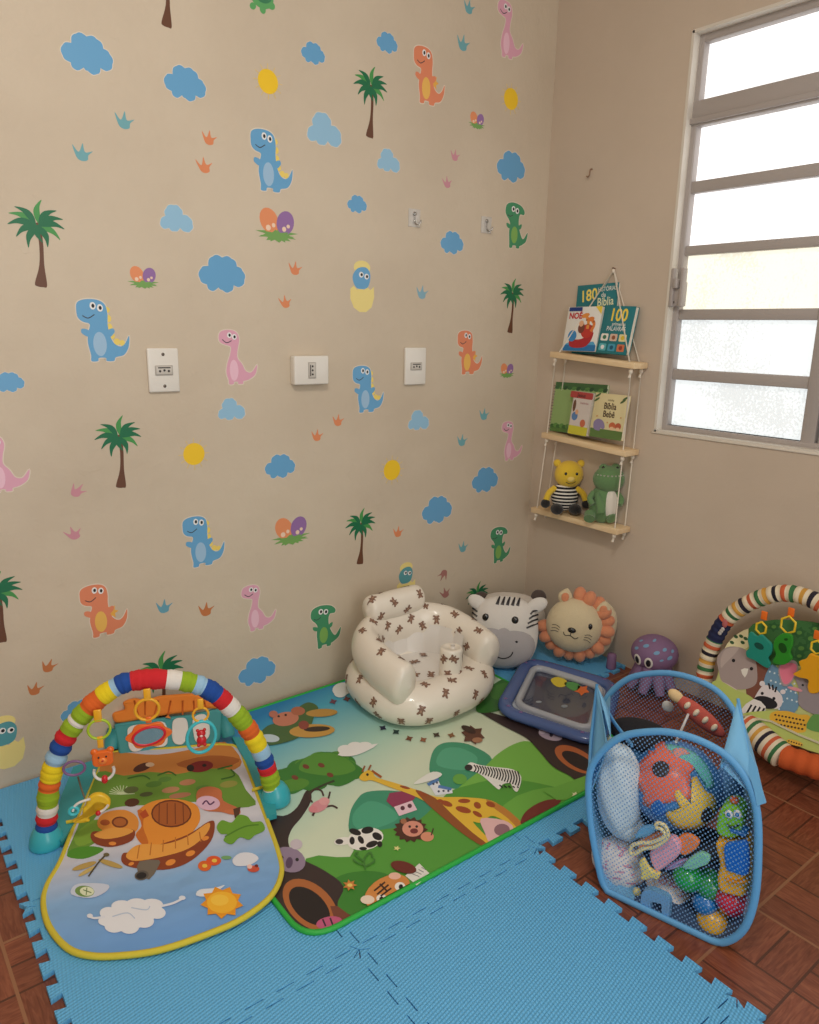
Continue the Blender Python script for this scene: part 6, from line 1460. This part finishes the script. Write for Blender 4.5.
# walls made as a loft between outer and inner outline by angle
cc_ = sum(inr, V((0, 0)))/4
def at_ang(P, t):
    dv = V((math.cos(t), math.sin(t))); best = None
    for i in range(len(P)):
        a, e = P[i-1], P[i]-P[i-1]; den = dv.x*e.y-dv.y*e.x
        if abs(den) < 1e-9: continue
        w_ = a-cc_; s_ = (w_.x*e.y-w_.y*e.x)/den; q = (w_.x*dv.y-w_.y*dv.x)/den
        if s_ > 0 and -1e-6 <= q <= 1+1e-6: best = s_ if best is None else max(best, s_)
    return cc_+dv*(best or .02)
N_ = 64; vs = []
for i in range(N_):
    t = 2*PI*i/N_
    for P_, z_ in ((po_, -th/2), (po_, th/2), (pin, th/2), (pin, -th/2)): q = at_ang(P_, t); vs.append(c+HD*q.x+Z*q.y+HN*z_)
fs = [[i*4+j, ((i+1) % N_)*4+j, ((i+1) % N_)*4+(j+1) % 4, i*4+(j+1) % 4] for i in range(N_) for j in range(4)]
b.add(vs, fs, pl((120, 178, 228)), False); b.build('frame_body', rt)
for y in (800, 865): MB().ell(P7(172, y, .03), (.009, .009, .010), pl((232, 220, 150)), nu=12, nv=8).build('round_knob', rt)
# things in the back of the open top
c_ = hpx(642, 735, .16); tag(MB().ell(c_, (.075, .05, .03), fab((24, 22, 28)), R3, 28, 16).build('black_bag', base=c_), 'black cloth pouch lying on top of the toys at the open hamper mouth', 'pouch', HG)
c_ = hpx(700, 716, .27); rt = thing('fish_toy', 'coral patterned soft fish toy seen through the back net of the hamper', 'soft toy', c_, HG)
m_f = fab((196, 92, 80)); hr = (HD*.88-Z*.47).normalized(); hu = (Z*.88+HD*.47).normalized()
MB().ell(c_, (.066, .018, .021), m_f, rotm(hr, HN, hu), 24, 14).build('fish_body', rt)
MB().ell(c_-hr*.066, (.02, .012, .014), fab((230, 200, 150)), rotm(hr, HN, hu)).build('fish_tail', rt)
for k_ in range(4): MB().ell(c_+hr*(-.035+.024*k_)+HN*.014+hu*.008, (.006, .008, .01), fab((240, 226, 200)), rotm(hr, HN, hu), nu=10, nv=8).build('pale_patch', rt)
c_ = hpx(668, 706, .30); rt = tag(MB().lathe([(.001, 0), (.0125, 0), (.014, .002), (.0125, .004), (.001, .004)], c_, HN, pl((220, 220, 216)), 20).build('white_disc', base=c_), 'white round disc toy near the back net of the hamper', 'toy', HG)
tag(MB().tube([hpx(692, 706, .3), hpx(676, 742, .12)], .003, pl((222, 224, 228)), 8).build('white_stick', base=hpx(676, 742, .12)), 'thin white stick leaning inside the hamper mouth', 'toy', HG)
c_ = HA+HD*(-.17)-HN*.265+Z*.12; blob('dark_filler', 'filler', 'grey-blue filler added for the dark inside at the back of the hamper', c_, (.11, .045, .10), fab((104, 116, 138)), crumple(.02))  # invented filler standing in for the dark interior
# ================================================================ JUNGLE GYM WITH STRIPED BOLSTER (right)
J0 = V((-.262, -1.15, .055)); JU = V((0, -1, 0)); JV = V((.215, 0, .37)).normalized(); JN = JU.cross(JV); JN = -JN if JN.dot(FW) > 0 else JN
J0 = J0+JV*.0
def jp(x, y, off=0): return hit(690+x/5.12, 580+y/5.12, J0+JN*off, JN)
def j2(x, y, off=0): q = jp(x, y, off)-J0; return V((q.dot(JU), q.dot(JV)))
jg = thing('jungle_play_gym', 'baby play gym leaning by the window wall with striped arch, rhino, zebra and elephant pictures', 'play gym', (-.2, -1.25, .0))
jfr = (J0, JU, JV, JN)
base_px = [(140, 470), (150, 400), (185, 330), (225, 285), (300, 245), (400, 205), (520, 205), (680, 225), (860, 300), (980, 420), (1010, 560), (1000, 760), (960, 930), (700, 900), (500, 830), (300, 700), (180, 620), (120, 560)]
MB().prism(sm([j2(*p) for p in base_px], 4), jfr, .022, fab((196, 200, 130)), z0=-.022, bev=.006).build('padded_mat', jg)
A = MB()
def ja(pts, c, smo=0, m=None):
    if smo: pts = sm(pts, smo)
    A.flat([j2(*p) for p in pts], jfr, m or mat(c, .9), lift=None)
LGN = (186, 200, 110)
ja([(225, 290), (300, 250), (320, 300), (290, 350), (200, 360), (180, 345)], (236, 226, 180), 3)
for x, y in ((235, 290), (262, 288), (285, 300), (215, 320), (270, 320)): ja(el(x, y, 12, 8, 30), (60, 96, 60))
ja([(300, 250), (400, 208), (520, 205), (680, 225), (860, 300), (820, 420), (560, 440), (520, 420), (420, 440), (330, 400)], (66, 120, 66), 3)
for x, y, s_ in ((560, 270, 40), (620, 300, 46), (570, 350, 44), (640, 250, 36), (430, 240, 34), (560, 390, 34), (500, 310, 30), (650, 380, 36), (720, 330, 40), (760, 280, 36)): ja(star(x, y, s_, s_*.62, 6, x, .8), (52, 104, 56)); ja(el(x, y, s_*.35, s_*.25), (96, 148, 70))
ja([(330, 400), (420, 440), (380, 520), (340, 620), (290, 590), (300, 480)], (126, 78, 62), 3)
ja([(150, 470), (140, 400), (190, 345), (270, 350), (330, 400), (345, 470), (340, 530), (300, 556), (240, 560), (190, 540), (160, 510)], (168, 152, 148), 4)
ja([(160, 400), (185, 355), (250, 345), (230, 380), (180, 430), (160, 450)], (186, 170, 164), 3)
ja([(262, 460), (300, 455), (282, 500)], (232, 226, 216), 2)
ja(el(224, 413, 9, 9), (40, 34, 36)); ja(el(316, 455, 9, 9), (40, 34, 36)); ja([(165, 520), (240, 560), (230, 570), (190, 556)], (216, 196, 190), 2)
ja([(110, 540), (150, 515), (240, 565), (300, 590), (340, 630), (300, 690), (260, 690), (180, 620)], LGN, 3)
ja([(400, 460), (440, 440), (540, 560), (560, 640), (520, 690), (470, 680), (380, 560)], (112, 150, 178), 3)
for i in range(26): ja(el(410+(i % 6)*24+(i//6)*6, 470+(i//6)*46+(i % 3)*8, 5, 5), (214, 226, 232))
ja([(340, 590), (380, 540), (430, 555), (470, 590), (475, 630), (450, 660), (380, 650), (335, 625)], (226, 216, 218), 4)
ja(el(372, 532, 14, 14), (226, 216, 218)); ja(el(478, 574, 14, 12), (226, 216, 218))
ja(el(390, 628, 62, 30, 16), (34, 30, 36)); ja(el(372, 582, 8, 8), (34, 30, 36)); ja(el(432, 608, 8, 8), (34, 30, 36))
for q in (((405, 530), (412, 560)), ((425, 538), (428, 566)), ((445, 548), (438, 576))): ja(stroke(q, 9), (34, 30, 36))
ja([(262, 668), (330, 610), (390, 650), (370, 700), (300, 705)], (232, 226, 222), 2)
for i in range(4): ja(stroke([(290+i*26, 690-i*2), (318+i*22, 640+i*6)], 10), (30, 28, 34))
ja([(560, 560), (540, 500), (560, 470), (640, 470), (760, 480), (800, 620), (760, 720), (640, 690), (560, 640)], (148, 138, 142), 4)
ja([(455, 450), (480, 420), (540, 415), (556, 460), (520, 530), (480, 545), (460, 500)], (168, 152, 154), 4)
ja([(462, 450), (485, 430), (538, 430), (548, 460), (518, 520), (486, 535), (466, 495)], (232, 126, 150), 4)
ja(el(540, 560, 40, 9, 15), (220, 150, 160)); ja(el(580, 540, 6, 6), (40, 36, 40))
ja([(250, 690), (420, 670), (640, 700), (780, 720), (800, 900), (700, 900), (500, 830), (300, 720)], LGN, 2)
ja([(410, 700), (430, 676), (500, 672), (560, 690), (605, 692), (620, 715), (600, 745), (590, 780), (520, 780), (470, 755), (425, 735)], (226, 176, 58), 4)
for i in range(26): ja(el(440+(i % 9)*18+(i//9)*6, 692+(i//9)*24+(i % 9)*3.5, 6, 5), (70, 48, 34))
ja([(600, 760), (625, 700), (660, 690), (700, 720), (690, 780)], (100, 152, 80), 3); ja(el(540, 835, 44, 14, 15), (226, 180, 70))
for i in range(6): ja(el(510+i*13, 826+i*4, 4, 4), (70, 48, 34))
A.build('animal_pictures', jg)
MB().tube([jp(x, y, .002) for x, y in ((262, 690), (420, 722), (560, 790), (660, 830), (760, 870))], .006, fab((206, 200, 170)), 8, sq=(.4, 1.6)).build('seam_band', jg)
stripes = [(232, 218, 190), (206, 98, 60), (232, 218, 190), (60, 116, 70), (232, 218, 190), (214, 160, 70), (232, 218, 190), (40, 34, 48)]
sm_m = [fab(c) for c in stripes]
def band2(n): return lambda t: sm_m[int(t*n*.999) % 8]
# bolster along the lower edge
bo = [jp(272, 740, .012), jp(340, 790, .014), jp(410, 850, .016), jp(478, 905, .016)]
MB().tube(resample(sm(bo, 8, False), 120), lambda t: .038*min(1, (.35+t*14))*min(1, .55+(1-t)*12), None, 18, band=band2(13)).build('striped_bolster', jg)
bo2 = [jp(474, 900, .016), jp(560, 930, .012), jp(680, 965, .012), jp(820, 985, .012), jp(980, 960, .012)]
MB().tube(resample(sm(bo2, 8, False), 60), lambda t: .032+.0015*math.sin(t*40), fab((206, 92, 40)), 16).build('orange_bolster', jg)
# arch
JA = V((-.16, -1.1, 0)); JAN = V((1, 0, -.12)).normalized()
def jap(x, y, off=0): return hit(690+x/5.12, 580+y/5.12, JA-JAN*off, JAN)
acp = [jap(x, y) for x, y in ((72, 520), (82, 440), (112, 340), (160, 240), (222, 170), (300, 120), (400, 80), (500, 68), (600, 90), (690, 140))]
e_ = acp[-1]; acp += [e_+V((.0, -.06, -.05)), e_+V((0, -.11, -.13)), e_+V((0, -.135, -.22)), e_+V((0, -.14, -.33))]
AQ = resample(sm(acp, 8, False), 300)
m_nav = fab((34, 40, 78))
def band3(t): return m_nav if .155 < t < .235 else sm_m[int(t*72) % 8]
MB().tube(AQ, lambda t: .0245+.0012*math.sin(t*300), None, 16, band=band3).build('striped_arch', jg)
lg = MB(); q = jap(160, 262, .024); 
for k_ in range(3): lg.ell(q+V((0, -.004*k_+.004, .008*k_-.008)), (.003, .006, .006), fab((206, 200, 196)), nu=10, nv=8)
lg.ell(jap(178, 222, .023), (.003, .009, .014), fab((196, 110, 110)), nu=10, nv=8); lg.build('sewn_label', jg)
# hanging toys on this arch
JG2 = 'toys hanging from the cream striped arch'
def hexring(c, R_, rt, m=None):
    MB().tube([c+V((0, -1, 0))*(R_*math.cos(t)*.85)+Z*(R_*math.sin(t)) for t in [PI/2+2*PI*i/6 for i in range(6)]], .0034, m or pl((244, 206, 50)), 8, closed=True).build('hexagon_ring', rt)
def jshape(pts, c, off): return [V(((jap(*p, off)-c).dot(V((0, -1, 0))), (jap(*p, off)-c).dot(Z))) for p in pts]
def jtoy(nm, lb, strap, hexc, hr_, pts, col, holes=(), extra=None):
    c = jap(*hexc, .03); rt = thing(nm, lb, 'baby toy', c, JG2)
    MB().box(jap(*strap, .026), (.006, .018, .026), pl((246, 120, 40)), bev=.002).build('strap', rt); hexring(c, hr_, rt)
    c2 = sum((jap(*p, .034) for p in pts), V((0, 0, 0)))/len(pts); fr_j = (c2, V((0, -1, 0)), Z, V((-1, 0, 0)))
    MB().prism(sm(jshape(pts, c2, .034), 3), fr_j, .009, pl(col), z0=-.004, bev=.002).build('toy_body', rt)
    for h in holes: MB().prism(jshape(h, c2, .034), fr_j, .0012, pl(tuple(int(v*.55) for v in col)), z0=.005).build('engraved_detail', rt)
    return rt
jtoy('hanging_leaf_toy', 'teal monkey-like flat toy hanging on a yellow hexagon ring, leftmost on the right arch', (380, 182), (364, 246), .019, [(300, 300), (318, 262), (350, 285), (372, 275), (400, 300), (425, 330), (418, 375), (400, 400), (410, 430), (398, 452), (370, 440), (330, 412), (292, 395), (288, 365), (305, 345)], (34, 150, 134), [el(360, 335, 26, 16, 30)])
jtoy('hanging_crocodile_toy', 'green crocodile-like flat toy on a yellow hexagon ring, middle of three on the right arch', (518, 165), (503, 230), .026, [(440, 300), (470, 275), (500, 268), (530, 282), (530, 330), (515, 370), (524, 400), (500, 425), (470, 436), (430, 428), (424, 410), (440, 380), (430, 340)], (50, 150, 44), [el(480, 345, 20, 28, -20), el(500, 300, 10, 7)])
rt = jtoy('hanging_star_toy', 'large yellow sun-shaped toy hanging at the right edge of the picture', (652, 282), (650, 345), .02, [(528, 480), (570, 455), (562, 415), (600, 400), (625, 372), (660, 385), (700, 375), (730, 410), (770, 430), (755, 470), (780, 510), (740, 530), (720, 565), (680, 555), (650, 580), (610, 580), (600, 545), (605, 510), (560, 500)], (244, 176, 34))
